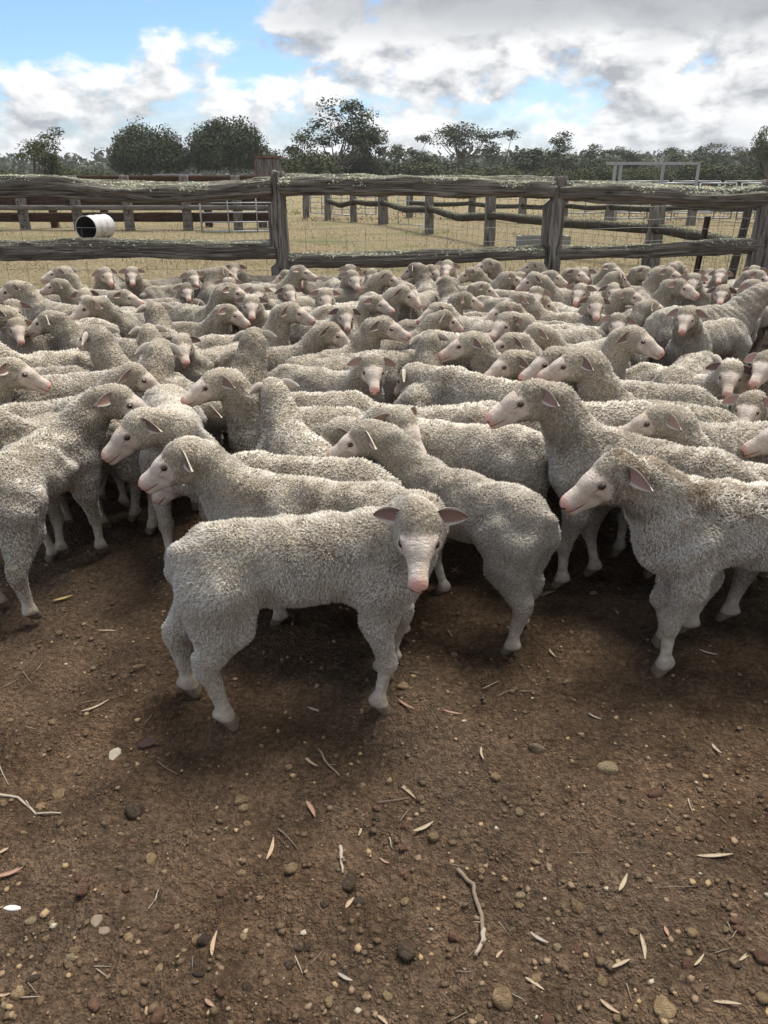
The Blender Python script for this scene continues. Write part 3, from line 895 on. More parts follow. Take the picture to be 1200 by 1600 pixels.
def lichen_flakes(name, V_, seed, count, spread=1.0, size=0.0078):
    """crusty flakes on the upper side of a log"""
    r_ = np.random.default_rng(seed)
    ns, nr = V_.shape[:2]
    cent = V_.mean(1)
    i = r_.integers(0, ns - 1, count * 3); j = r_.integers(0, nr, count * 3)
    p = V_[i, j] + (V_[i + 1, j] - V_[i, j]) * r_.random((len(i), 1)) + (V_[i, (j + 1) % nr] - V_[i, j]) * r_.random((len(i), 1))
    n = p - cent[i]; n /= np.linalg.norm(n, axis=1)[:, None]
    pat = lattice(p[:, 0] * 4 + seed, p[:, 1] * 4 + p[:, 2] * 9, seed) + 0.7 * lattice(p[:, 0] * 14, p[:, 1] * 14 + p[:, 2] * 20, seed + 5)
    k = np.where((n[:, 2] > 0.05 - 0.1 * spread) & (pat + n[:, 2] * 0.55 - 0.36 + 0.07 * r_.standard_normal(len(i)) > 0))[0][:count]
    p, n = p[k], n[k]; c = len(k)
    a = np.cross(n, r_.standard_normal((c, 3))); a /= np.linalg.norm(a, axis=1)[:, None]; b = np.cross(n, a)
    sz = size * (0.35 + 1.2 * r_.random(c) ** 2)
    vs = [p + n * (0.002 + 0.004 * r_.random(c))[:, None]]
    for q_ in range(5):
        an = 2 * math.pi * q_ / 5 + r_.random(c) * 0.8
        rad = sz * (0.5 + r_.random(c))
        vs.append(p + (a * np.cos(an)[:, None] + b * np.sin(an)[:, None]) * rad[:, None] + n * (0.006 * (r_.random(c) - 0.35))[:, None])
    VV = np.stack(vs, 1).reshape(-1, 3)
    i0 = (np.arange(c) * 6)[:, None, None]
    F_ = (i0 + np.array([[[0, 1 + q_, 1 + (q_ + 1) % 5] for q_ in range(5)]])).reshape(-1, 3)
    return mesh_np(name, VV, [F_], [m_lichen], smooth=False)

def post_mesh(name, x, y, ztop, w_, d_, m, seed, lean=(0, 0), zbot=-0.15, taper=0.85, notches=()):
    """a split slab post with worn edges; notches: (z0, z1, side) cut from one edge"""
    r_ = np.random.default_rng(seed)
    nz, per = 34, 20
    zs = np.linspace(zbot, ztop, nz)
    ang = np.arange(per) / per * 2 * math.pi
    V_ = []
    for z in zs:
        u = (z - zbot) / (ztop - zbot)
        ww = w_ * (1 + (taper - 1) * u); dd = d_ * (1 + (taper - 1) * u * 0.6)
        c, s_ = np.cos(ang), np.sin(ang)
        e = 0.34
        X_ = np.sign(c) * np.abs(c) ** e * ww / 2; Y_ = np.sign(s_) * np.abs(s_) ** e * dd / 2
        for z0, z1, sd_ in notches:
            if z0 < z < z1: X_ = np.where(X_ * sd_ > ww * 0.16, sd_ * ww * 0.16, X_)
        V_.append(np.stack([x + X_ + lean[0] * u, y + Y_ + lean[1] * u, np.full(per, z)], -1))
    V_ = np.array(V_)
    S_, TH = np.meshgrid(zs, np.arange(per), indexing='ij')
    k = 0.020 * lattice(S_ * 1.5 + seed, TH * 0.8, seed + 1) + 0.012 * lattice(S_ * 4, TH * 1.9, seed + 2)
    V_[..., 0] += k * np.cos(ang)[None]; V_[..., 1] += k * np.sin(ang)[None]
    V_[-1, :, 2] += 0.03 * lattice(V_[-1, :, 0] * 14, V_[-1, :, 1] * 14, seed + 3)
    n = per
    i, j = np.meshgrid(np.arange(nz - 1), np.arange(n), indexing='ij')
    Q_ = np.stack([i * n + j, i * n + (j + 1) % n, (i + 1) * n + (j + 1) % n, (i + 1) * n + j], -1).reshape(-1, 4)
    VV = np.concatenate([V_.reshape(-1, 3), V_[-1].mean(0)[None]])
    top = len(VV) - 1
    T0 = np.array([[(nz - 1) * n + k_, (nz - 1) * n + (k_ + 1) % n, top] for k_ in range(n)])
    me = mesh_np(name, VV, [Q_, T0], [m])
    add_attr(me, 'along', np.concatenate([np.repeat(zs, n), [ztop]]) * 1.0 + seed * 1.7)
    add_attr(me, 'round', np.concatenate([np.tile(np.abs(ang / math.pi - 1), nz), [0]]))
    return me

def empty(name, loc=(0, 0, 0), **props):
    return link(name, None, loc=loc, **props)

# --- the big log fence behind the mob
fence = empty('log_fence', (0, FENCE_Y, 0), label='old log fence with lichen-covered rails and wire netting behind the mob', category='fence')
def fl(p): return Vector((p[0], p[1] - FENCE_Y, p[2]))            # into the fence's own frame
FP = {k: at_depth(px, 390, FENCE_Y).x for k, px in (('a', 437), ('b', 860), ('c', 1192))}
FP['z'] = FP['a'] - (FP['b'] - FP['a']) * 1.2
tops = {'z': 1.52, 'a': 1.53, 'b': 1.475, 'c': 1.44}
for k, (wd, seed) in {'z': (0.22, 3), 'a': (0.225, 5), 'b': (0.225, 9), 'c': (0.28, 14)}.items():
    me = post_mesh('post', FP[k], 0.0, tops[k], wd, 0.17, m_post, seed, zbot=-0.2, taper=0.72 if k == 'a' else 0.85,
                   notches=((1.26, 1.6, -1), (0.66, 0.84, -1)) if k in 'ab' else ())
    link('post', me, fence)
def rail(pix, r0, r1, seed, depth=FENCE_Y - 0.02, m=m_log, flakes=900, spread=1.0):
    pts = [fl(at_depth(px, py, depth)) for px, py in pix]
    me, V_, fr = log_mesh('rail', pts, np.linspace(r0, r1, len(pts)) * 0.80, m, seed, nseg=150, nring=30, rough=0.36)
    o = link('rail', me, fence)
    if flakes: link('lichen', lichen_flakes('lichen', V_, seed, int(flakes * 2.0), spread), o, kind='stuff')
    return o
rail([(-330, 300), (-150, 297), (0, 292), (90, 290), (160, 298), (260, 302), (330, 300), (424, 290)], 0.135, 0.105, 31, flakes=2300)
rail([(437, 292), (520, 290), (620, 290), (720, 293), (800, 293), (866, 295)], 0.112, 0.108, 32, flakes=2100)
rail([(872, 300), (950, 301), (1030, 303), (1110, 308), (1150, 308), (1215, 302)], 0.100, 0.115, 33, flakes=1500)
rail([(1190, 303), (1300, 300), (1450, 300)], 0.11, 0.11, 34, flakes=600)
rail([(-330, 392), (0, 391), (120, 390), (230, 388), (330, 391), (432, 391)], 0.122, 0.108, 35, flakes=500, spread=0.3)
rail([(452, 407), (530, 405), (640, 403), (740, 399), (850, 394)], 0.085, 0.078, 36, flakes=800)
rail([(868, 395), (950, 393), (1030, 390), (1110, 385), (1190, 384)], 0.078, 0.085, 37, flakes=420, spread=0.3)
rail([(1200, 386), (1300, 386), (1450, 386)], 0.085, 0.085, 38, flakes=200)
wb = MB()
zs_w = (0.05, 0.18, 0.32, 0.46, 0.60, 0.74, 0.88, 1.0)
x0, x1 = FP['z'] - 1.2, FP['c'] + 2.0
for z in zs_w:
    wb.tube([(x0 + (x1 - x0) * i / 24, 0.12, z + 0.012 * math.sin(i * 2.1 + z * 9)) for i in range(25)], 0.0019, 4, False)
xw = x0
while xw < x1:
    step_ = 0.205 if xw < FP['b'] else 0.15
    zt = 1.0 if xw < FP['b'] else 1.22
    wb.tube([(xw + random.uniform(-.01, .01), 0.12, 0.0), (xw + random.uniform(-.012, .012), 0.122, 0.5), (xw + random.uniform(-.01, .01), 0.12, zt)], 0.0016, 4, False)
    xw += step_
for z in (1.10, 1.22):
    wb.tube([(FP['b'] + (x1 - FP['b']) * i / 12, 0.12, z + 0.02 * math.sin(i * 1.7)) for i in range(13)], 0.0019, 4, False)
wb.build('wire_netting', m_wire, fence, kind='stuff')

# --- steel picket and a leaning prop beside the last post
def picket(a, b, r, m, name, label, cat, n=4):
    a, b = Vector(a), Vector(b)
    mb = MB(); mb.tube([(0, 0, 0), b - a], r, n)
    # three-finned star section with a row of holes suggested by notched fins
    d = (b - a)
    if n == 4:
        for k in range(3):
            an = 2 * math.pi * k / 3
            off_ = Vector((math.cos(an), math.sin(an), 0)) * r * 1.9
            mb.tube([off_ * 0.5, d + off_ * 0.5], r * 0.75, 4)
    mb.build(name, m, loc=a, label=label, category=cat)
gpx = at_depth(1106, 338, FENCE_Y + 0.35); bpx = at_depth(1086, 440, FENCE_Y + 0.35)
picket((bpx.x - 0.03, FENCE_Y + 0.35, 0), gpx, 0.020, m_picket, 'star_picket', 'thin dark steel picket leaning behind the log fence wire', 'picket')
gpx = at_depth(1170, 322, FENCE_Y + 0.3); bpx = at_depth(1148, 430, FENCE_Y + 0.3)
pm = post_mesh('wooden_prop', 0, 0, gpx.z, 0.075, 0.06, m_post, 77, lean=(gpx.x - bpx.x + 0.08, 0.0), zbot=-0.05, taper=0.9)
link('wooden_prop', pm, loc=(bpx.x - 0.08, FENCE_Y + 0.3, 0), label='narrow grey timber prop leaning towards the end post of the log fence', category='prop')

# --- log fence running back across the pasture
f2 = empty('log_fence', (at_depth(765, 382, 18.6).x, 18.6, 0), label='low grey fence of thick posts and one sagging log rail across the pasture', category='fence')
o2 = Vector(f2.location)
p2 = [(1300, 9.8, .26), (1018, 14.0, .29), (765, 18.4, .26), (671, 22.0, .25), (599, 26.5, .34), (553, 27.5, .24), (512, 28.6, .24), (478, 29.8, .26)]
w2 = []
for i, (px, d, wd) in enumerate(p2):
    x = (px - 600) / FPX * (d * math.cos(PITCH) + 0.55)
    w2.append((x, d))
    if i == 0: continue
    me = post_mesh('post', x - o2.x, d - o2.y, 1.28 + 0.1 * math.sin(i * 2.3), wd, wd * 0.7, m_post, 50 + i, zbot=-0.15, lean=(random.uniform(-.05, .05), 0))
    link('post', me, f2)
for i in range(6):
    (xa, ya), (xb, yb) = w2[i], w2[i + 1]
    za = 0.63; mid = ((xa + xb) / 2, (ya + yb) / 2, za - 0.07 + 0.06 * math.sin(i * 2))
    pts = [Vector((xa, ya - 0.12, za)) - o2, Vector(mid) - o2 + Vector((0, -.12, 0)), Vector((xb, yb - 0.12, za + .02)) - o2]
    me, V_, fr = log_mesh('rail', pts, [0.085, 0.095, 0.08], m_darklog, 60 + i, nseg=50, nring=12)
    link('rail', me, f2)
wm = MB()
for i in range(6):
    (xa, ya), (xb, yb) = w2[i], w2[i + 1]
    for z in (0.15, 0.3, 0.45, 0.85, 1.0): wm.tube([Vector((xa, ya, z)) - o2, Vector((xb, yb, z)) - o2], 0.003, 3, False)
    n = int(math.hypot(xb - xa, yb - ya) / 0.3)
    for k in range(n):
        u = k / n; wm.tube([Vector((xa + (xb - xa) * u, ya + (yb - ya) * u, 0)) - o2, Vector((xa + (xb - xa) * u, ya + (yb - ya) * u, 1.0)) - o2], 0.0028, 3, False)
wm.build('wire_netting', m_wire, f2, kind='stuff')

f3 = empty('log_fence', (4, 29, 0), label='farthest low log fence with short pale posts, crossing behind the sagging rail fence', category='fence')
px3 = [(640, 30.5), (737, 29.5), (815, 27.0), (880, 28), (951, 26.0), (1080, 26), (1200, 26)]
w3 = []
for i, (px, d) in enumerate(px3):
    x = (px - 600) / FPX * (d * math.cos(PITCH) + 0.55); w3.append((x, d))
    link('post', post_mesh('post', x - 4, d - 29, 1.12, 0.27, 0.2, m_post, 70 + i, zbot=-0.1), f3)
for i in range(len(w3) - 1):
    (xa, ya), (xb, yb) = w3[i], w3[i + 1]
    for z in (0.52, 0.86):
        me, V_, fr = log_mesh('rail', [(xa - 4, ya - 29.12, z), ((xa + xb) / 2 - 4, (ya + yb) / 2 - 29.12, z - .05), (xb - 4, yb - 29.12, z + .02)], [.075, .08, .07], m_darklog, 80 + i, nseg=24, nring=10)
        link('rail', me, f3)

# --- board yard on the other side
YD = 23.5
f4 = empty('board_fence', (at_depth(160, 358, YD).x, YD, 0), label='brown board cattle yard fence with bolted grey posts behind the barrel', category='fence')
o4 = Vector(f4.location)
def board(x0, x1, y, z0, z1, m, tilt=0.0, th=0.045):
    n = 14
    me, V_, fr = log_mesh('board', [(x0, y, (z0 + z1) / 2 - tilt), ((x0 + x1) / 2, y, (z0 + z1) / 2), (x1, y, (z0 + z1) / 2 + tilt)], [th] * 3, m, int(abs(x0 * 10 + z0 * 50)) % 90 + 3, nseg=n, nring=12, rough=0.05, flat=(z1 - z0) / 2 / th)
    return link('board', me, f4)
pxs = [-130, -45, 38, 122, 202, 293, 372, 440]
xsb = [at_depth(p, 345, YD).x - o4.x for p in pxs]
for i, x in enumerate(xsb):
    link('post', post_mesh('post', x, 0.0, 1.46, 0.255, 0.2, m_post, 90 + i, zbot=-0.1, taper=0.97), f4)
    if i in (2, 3, 5): link('post', post_mesh('post', x + 0.33, 1.35, 1.42, 0.22, 0.2, m_board, 120 + i, zbot=-0.1, taper=0.97), f4)
for i in range(len(xsb) - 1):
    xa, xb = xsb[i], xsb[i + 1]
    board(xa + 0.004, xb - 0.004, 0.16, 1.30, 1.47, m_board)
    board(xa + 0.004, xb - 0.004, 0.16, 0.62, 0.93, m_board)
    board(xa + 0.004, xb - 0.004, 0.16, 0.22, 0.48, m_board)
    board(xa + 0.004, xb - 0.004, -0.17, 0.55, 0.69, m_greyboard)
for i in (2, 3, 4, 5):                                             # bolt holes in the posts
    mb = MB()
    for z in (0.12, 0.28, 0.44, 0.78, 0.92):
        for s_ in (-1, 1): mb.tube([(xsb[i] + s_ * 0.055, -0.112, z), (xsb[i] + s_ * 0.055, -0.085, z)], 0.02, 6)
    mb.build('bolts', m_picket, f4, kind='stuff')

# weathered box end with two insulators, behind the first post
bxp = at_depth(420, 262, 25.0)
box = empty('weathered_box', (bxp.x, 25.0, 0), label='weathered timber and tin box with two white insulators on top', category='box')
for k, (dx_, m_) in enumerate(((-0.27, m_greyboard), (0.0, m_greyboard), (0.25, m_post))):
    link('panel', post_mesh('panel', dx_, 0, 1.93, 0.235, 0.10, m_, 140 + k, zbot=-0.05, taper=1.0), box)
mb = MB(); mb.box((-0.42, -0.1, 1.94), (0.44, 0.1, 1.985)); mb.build('cap_rail', m_rust, box)
mb = MB(); mb.box((-0.41, -0.085, 0.0), (-0.375, -0.055, 1.90)); mb.build('upright', m_rust, box)
for dx_ in (-0.12, 0.14):
    mb = MB(); mb.tube([(dx_, 0, 1.985), (dx_, 0, 2.02), (dx_, 0, 2.03), (dx_, 0, 2.075), (dx_, 0, 2.08), (dx_, 0, 2.11)], [.02, .02, .05, .05, .03, .025], 8)
    mb.build('insulator', m_concrete, box)
# long tin sheet lying along the top board
ta_, tb_ = at_depth(247, 275.5, 24.4), at_depth(318, 276.5, 24.4)
mb = MB(); mb.box((0, -0.15, 0), (tb_.x - ta_.x, 0.15, 0.03)); mb.box((0.02, -0.16, -0.09), (tb_.x - ta_.x - 0.02, -0.153, 0.0))
mb.build('metal_sheet', m_steel, loc=(ta_.x, 24.0, 1.475), label='flat pale metal sheet lying along the top board of the yard', category='sheet')

# --- galvanised gates and panels
def gate(name, x0, y0, x1, y1, z0, z1, bars, stays, label, cat, r=0.022, group=None):
    o = empty(name, (x0, y0, 0), label=label, category=cat)
    if group: o['group'] = group
    d = Vector((x1 - x0, y1 - y0, 0))
    fr = MB()
    for u in (0, 1): fr.tube([d * u + Vector((0, 0, z0)), d * u + Vector((0, 0, z1))], r * 1.15, 8)
    for z in (z0, z1): fr.tube([Vector((0, 0, z)), d + Vector((0, 0, z))], r, 8)
    fr.build('gate_frame', m_steel, o, smooth=True)
    for k in range(1, bars):
        z = z0 + (z1 - z0) * k / bars
        mb = MB(); mb.tube([Vector((0, 0, z)), d + Vector((0, 0, z))], r * 0.75, 6); mb.build('bar', m_steel, o, smooth=True)
    for u in stays:
        mb = MB(); mb.tube([d * u + Vector((0, -0.012, z0)), d * u + Vector((0, -0.012, z1))], r * 0.8, 6); mb.build('stay', m_steel, o, smooth=True)
    return o
a, b = at_depth(316, 362, 22.6), at_depth(436, 357, 22.9)
gate('metal_gate', a.x, 22.6, b.x, 22.9, 0.02, 1.02, 4, (0.35, 0.72), 'long galvanised five-bar gate hung in front of the brown board yard', 'gate')
a, b = at_depth(482, 345, 30.2), at_depth(545, 352, 27.3)
gate('metal_gate', a.x, 31.2, b.x, 29.0, 0.15, 1.25, 6, (0.3, 0.55, 0.8), 'galvanised gate standing open behind the thick grey posts', 'gate')
a, b = at_depth(555, 350, 31), at_depth(588, 350, 31)
gate('metal_gate', a.x, 30.4, b.x, 30.0, 0.15, 1.1, 5, (0.5,), 'short galvanised gate between the double post and its neighbour', 'gate')
a, b = at_depth(622, 358, 24.8), at_depth(664, 360, 24.0)
gate('metal_gate', a.x, 24.8, b.x, 24.0, 0.1, 1.1, 3, (0.4,), 'thin wire-filled gate leaning by the sagging log rail', 'gate', r=0.012)
sg = 'galvanised cattle panels of the steel yard'
for k, (pa_, pb_, d) in enumerate(((876, 950, 31.5), (952, 1014, 27.5), (1016, 1082, 27.5), (1084, 1146, 27.5), (1148, 1210, 27.5), (1212, 1290, 27.5))):
    a, b = at_depth(pa_, 345, d), at_depth(pb_, 345, d)
    gate('cattle_panel', a.x + 0.03, d, b.x - 0.03, d + 0.2, 0.12, 1.22, 5, (0.5,),
         'galvanised six-rail cattle panel standing in a row beyond the log fences', 'panel', r=0.026, group=sg)
for k, (pa_, pb_, d) in enumerate(((960, 1040, 31.5), (1042, 1120, 31.5), (1122, 1200, 31.5))):
    a, b = at_depth(pa_, 345, d), at_depth(pb_, 345, d)
    gate('cattle_panel', a.x + 0.03, d, b.x - 0.03, d + 0.2, 0.12, 1.25, 5, (0.5,),
         'galvanised cattle panel in the second row behind the steel frame', 'panel', r=0.024, group='second row of galvanised cattle panels')
frm = empty('steel_frame', (at_depth(1026, 300, 27.0).x, 27.0, 0), label='tall pale steel portal frame rising over the cattle panels', category='frame')
fo = Vector(frm.location)
topz = at_depth(1026, 257, 27.0).z
for px, dyy in ((961, 0), (970, 1.1), (1036, 0.6), (1091, 0)):
    x = at_depth(px, 265, 27.0 + dyy).x - fo.x
    mb = MB(); mb.box((x - 0.04, dyy - 0.04, -0.05), (x + 0.04, dyy + 0.04, topz - 0.004)); mb.build('upright', m_steel, frm)
xl, xr = at_depth(957, 257, 27).x - fo.x, at_depth(1093, 257, 27).x - fo.x
mb = MB(); mb.box((xl, -0.07, topz), (xr, 0.07, topz + 0.065)); mb.build('crossbar', m_steel, frm)
mb = MB(); mb.box((xl + 0.1, 1.04, topz), (xr - 0.1, 1.16, topz + 0.09)); mb.build('crossbar', m_steel, frm)

# --- concrete trough
tp = at_depth(848, 379, 17.4)
mb = MB()
for a, b in (((-0.55, -0.22, 0), (0.55, -0.14, 0.28)), ((-0.55, 0.14, 0), (0.55, 0.22, 0.28)), ((-0.55, -0.14, 0), (-0.47, 0.14, 0.28)), ((0.47, -0.14, 0), (0.55, 0.14, 0.28)), ((-0.47, -0.14, 0.03), (0.47, 0.14, 0.07))):
    mb.box(a, b, 0.004)
mb.build('water_trough', m_concrete, loc=(tp.x, 17.4, 0), label='grey concrete water trough in the grass behind the middle fence post', category='trough')

# --- the drum lying in the grass
m_drum, t = mat('white_drum_paint')
P = t.coord('Object')
rs = t.step(t.noise(P, 5, 5, 0.65), 0.56, 0.68)
t.principled(t.mix(rs, (0.52, 0.51, 0.51), (0.25, 0.16, 0.12)), 0.5, 0.4)
m_drumin, t = mat('drum_inside')
t.principled((0.03, 0.022, 0.018), 0.85, 0.2)
dc = at_depth(150, 358, 20.2)
drum = empty('barrel', (dc.x, 20.2, 0), label='white steel drum lying open on its side in the dry grass', category='barrel')
drum.rotation_euler = (0, 0, R(258))
def lathe(prof, n=36):
    vs = [(x, r * math.cos(2 * math.pi * k / n), r * math.sin(2 * math.pi * k / n) + 0.285) for x, r in prof for k in range(n)]
    fs = [(i * n + k, i * n + (k + 1) % n, (i + 1) * n + (k + 1) % n, (i + 1) * n + k) for i in range(len(prof) - 1) for k in range(n)]
    return vs, fs
mb = MB()
prof = [(0.43, .272), (0.435, .283), (0.44, .283), (0.435, .29), (0.42, .285), (0.16, .283), (0.145, .294), (0.13, .283), (-0.13, .283), (-0.145, .294), (-0.16, .283), (-0.42, .285), (-0.435, .29), (-0.44, .283), (-0.43, .0)]
mb.add(*lathe(prof)); mb.build('drum_shell', m_drum, drum, smooth=True)
mb = MB(); mb.add(*lathe([(0.43, .2705), (-0.40, .2705), (-0.40, 0.0)])); mb.build('drum_lining', m_drumin, drum, smooth=True)
drum.scale = (1, 1, 1)
# ------------------------------------------------------------------ trees
m_bark, t = mat('gum_bark')
P = t.coord('Object')
t.principled(t.mix(t.noise(t.vmath('MULTIPLY', P, (1, 1, .2)), 6, 4, 0.6), (0.07, 0.06, 0.05), (0.22, 0.195, 0.165)), 0.9, 0.15)
def leaf_mat(name, a, b):
    m, t = mat(name)
    rn = t.attr('rnd')
    t.principled(t.mix(rn, a, b), 0.75, 0.2)
    return m
m_leaf = [leaf_mat('dark_gum_leaves', (0.028, 0.036, 0.014), (0.085, 0.096, 0.036)),
          leaf_mat('olive_gum_leaves', (0.040, 0.050, 0.020), (0.115, 0.122, 0.046)),
          leaf_mat('greyish_gum_leaves', (0.050, 0.060, 0.036), (0.118, 0.125, 0.078))]

def leaf_cards(cent, rad, n, size, r_):
    """n small leaf sprays spread through each clump"""
    k = len(cent)
    idx = np.repeat(np.arange(k), n)
    d = r_.standard_normal((k * n, 3)); d /= np.linalg.norm(d, axis=1)[:, None]
    rr = r_.random(k * n) ** 0.45
    p = cent[idx] + d * (rr * rad[idx])[:, None] * np.array([1, 1, 0.72])
    nrm = d * 0.5 + r_.standard_normal((k * n, 3)) * 0.6 + np.array([0, 0, 0.3]); nrm /= np.linalg.norm(nrm, axis=1)[:, None]
    a = np.cross(nrm, r_.standard_normal((k * n, 3))); a /= np.linalg.norm(a, axis=1)[:, None]; b = np.cross(nrm, a)
    s_ = size * (0.5 + r_.random(k * n))
    A, B = a * s_[:, None], b * (s_ * 0.55)[:, None]
    V_ = np.stack([p - A, p + B * 0.9 - A * 0.1, p + A, p - B * 0.9 + A * 0.1], 1).reshape(-1, 3)
    Q_ = (np.arange(k * n) * 4)[:, None] + np.arange(4)[None]
    cl = r_.random(k)[idx] * 0.55 + r_.random(k * n) * 0.45
    return V_, Q_, np.repeat(cl, 4)

def tree_proto(name, hgt, width, kind, seed, leafm, clear=0.25, clumps=46, per=70, leaf=0.16):
    """trunk and limbs as one tapered mesh, crown of leaf clumps"""
    r_ = np.random.default_rng(seed); rd = random.Random(seed)
    mb = MB(); tips = []
    def limb(p, d, L, r, depth):
        pts = [p]; n = 5
        for i in range(n):
            d = (d + Vector((rd.uniform(-.16, .16), rd.uniform(-.16, .16), rd.uniform(-.05, .12)))).normalized()
            p = p + d * (L / n); pts.append(p)
        if depth == 0 or kind in ('dome', 'bushy'): mb.tube(pts, [r * (1 - 0.5 * i / n) for i in range(n + 1)], 6 if depth < 2 else 4, False)
        if depth >= 3: tips.append(p); return
        for k in range(rd.choice((2, 3, 3)) if depth else rd.choice((3, 4))):
            az = rd.uniform(0, 6.28); sp = rd.uniform(0.45, 0.95)
            nd = (d + Vector((math.cos(az) * sp, math.sin(az) * sp, rd.uniform(-.1, .3)))).normalized()
            limb(pts[-1 - rd.choice((0, 0, 1, 2))], nd, L * rd.uniform(0.6, 0.85), r * 0.5, depth + 1)
    trunks = 1 if kind != 'bushy' else 3
    for k in range(trunks):
        limb(Vector((rd.uniform(-.3, .3) * (trunks - 1), rd.uniform(-.3, .3) * (trunks - 1), -0.2)), Vector((rd.uniform(-.2, .2), rd.uniform(-.2, .2), 1)).normalized(),
             hgt * (clear + 0.15), hgt * 0.026 / trunks ** 0.5, 0 if trunks == 1 else 1)
    tips_a = np.array([tuple(q_) for q_ in tips])
    if kind in ('dome', 'bushy'):
        u = r_.random(clumps) * 6.28; v_ = r_.random(clumps) ** 0.6
        th = np.arccos(1 - v_ * (1.25 if kind == 'bushy' else 1.15)); q_ = 0.80 + 0.20 * r_.random(clumps)
        q_[::4] *= 0.6
        c = np.stack([np.cos(u) * np.sin(th) * width / 2, np.sin(u) * np.sin(th) * width / 2, np.cos(th) * hgt * (1 - clear) * 0.62], -1) * q_[:, None]
        c[:, 2] += hgt * (clear + (1 - clear) * 0.36)
    else:
        c = tips_a[r_.permutation(len(tips_a))[:clumps]].copy()
        ext = np.abs(c[:, :2]).max() + 1e-6
        c[:, :2] *= width / 2 / ext * 0.95
        zmin, zmax = c[:, 2].min(), c[:, 2].max()
        c[:, 2] = hgt * clear * 1.1 + (c[:, 2] - zmin) / (zmax - zmin + 1e-6) * (hgt * (0.97 - clear * 1.1))
        if kind == 'umbrella': c[:, 2] = hgt * (0.70 + 0.25 * r_.random(len(c))) - (np.hypot(c[:, 0], c[:, 1]) / (width / 2)) ** 2 * hgt * 0.12
        # limbs follow the stretched tips
        for q_ in c[::2]:
            st = Vector((0, 0, hgt * clear)); e_ = Vector(q_); md = st.lerp(e_, 0.5) + Vector((0, 0, -0.08 * hgt))
            mb.tube([st, md, e_], [hgt * 0.011, hgt * 0.007, hgt * 0.003], 5, False)
    rad = width * (0.10 + 0.08 * r_.random(len(c))) * (1.25 if kind in ('dome', 'bushy') else 1.0)
    V_, Q_, rn = leaf_cards(c, rad, per, leaf, r_)
    cm = mesh_np(name + '_crown', V_, [Q_], [leafm], smooth=False)
    add_attr(cm, 'rnd', rn)
    return mb.mesh(name + '_trunk', m_bark, True), cm

def put_tree(proto, x, y, rot, scale, label, group=None):
    o = empty('gum_tree', (x, y, 0), label=label, category='tree')
    o.rotation_euler = (0, 0, rot); o.scale = scale
    if group: o['group'] = group
    link('trunk', proto[0], o); link('crown', proto[1], o)
    return o
def ex(px, d): return (px - 600) / FPX * d * math.cos(PITCH)
def eh(py, d): return CAM_H + d * math.tan(math.atan((800 - py) / FPX) - PITCH)

protos = {
    'open': tree_proto('open_gum', 8, 7.5, 'open', 5, m_leaf[1], 0.22, 80, 150, 0.13),
    'dome': tree_proto('dome_gum', 7.5, 10, 'dome', 8, m_leaf[0], 0.12, 190, 170, 0.165),
    'dome2': tree_proto('dome_gum', 8.5, 9.5, 'dome', 12, m_leaf[0], 0.12, 190, 170, 0.165),
    'tall': tree_proto('tall_gum', 12, 11, 'open', 24, m_leaf[0], 0.28, 130, 190, 0.17),
    'umbrella': tree_proto('umbrella_gum', 8.5, 7.5, 'umbrella', 31, m_leaf[2], 0.45, 50, 120, 0.13),
    'grey': tree_proto('grey_gum', 8.0, 7, 'open', 44, m_leaf[2], 0.25, 85, 125, 0.16),
    'mid': tree_proto('mid_gum', 8.0, 7.5, 'open', 52, m_leaf[1], 0.18, 95, 165, 0.16),
    'bushy': tree_proto('bushy_gum', 4.5, 6.5, 'bushy', 61, m_leaf[1], 0.05, 95, 100, 0.15),
}
base_h = {'open': (8, 7.5), 'dome': (7.6, 10.6), 'dome2': (8.6, 10), 'tall': (12, 11), 'umbrella': (8.3, 7.7), 'grey': (8, 7), 'mid': (8, 7.5), 'bushy': (4.6, 7)}
TREES = [  # kind, pixel x, top pixel y, width in pixels, distance, label
    ('open', 50, 200, 125, 60, 'small open-crowned gum standing by itself at the end of the pasture'),
    ('dome', 238, 194, 112, 85, 'dense dark round gum, lower of the pair of dome-shaped trees'),
    ('dome2', 360, 180, 112, 86, 'dense dark round gum, taller of the pair of dome-shaped trees'),
    ('mid', 446, 203, 105, 92, 'dark gum leaning against the tallest tree of the row'),
    ('tall', 526, 156, 165, 90, 'tallest gum of the row with an airy layered crown'),
    ('bushy', 478, 232, 110, 84, 'low dark bushy tree under the tallest gum'),
    ('mid', 592, 205, 80, 93, 'slim gum with tufted top beside the tallest tree'),
    ('grey', 637, 212, 85, 100, 'small grey-green gum with a loose rounded crown'),
    ('bushy', 560, 240, 110, 97, 'olive bush between the tallest gum and the small grey-green gum'),
    ('bushy', 648, 248, 96, 90, 'yellowish green bush beneath the small grey-green gum'),
    ('umbrella', 722, 194, 112, 95, 'thin flat-topped gum with sky showing under its crown'),
    ('grey', 782, 206, 105, 98, 'grey-green gum beside the thin flat-topped tree'),
    ('mid', 838, 210, 100, 99, 'dark feathery gum near the middle fence post'),
]
for k, (kind, px, py, wpx, d, lab) in enumerate(TREES):
    bh, bw = base_h[kind]
    hh_ = eh(py, d) / bh; ww_ = (wpx / FPX * d * math.cos(PITCH) * 0.98) / bw
    put_tree(protos[kind], ex(px, d), d, 1.3 * k, (ww_, ww_, hh_), lab)
gr = 'gum trees along the far edge of the pasture'
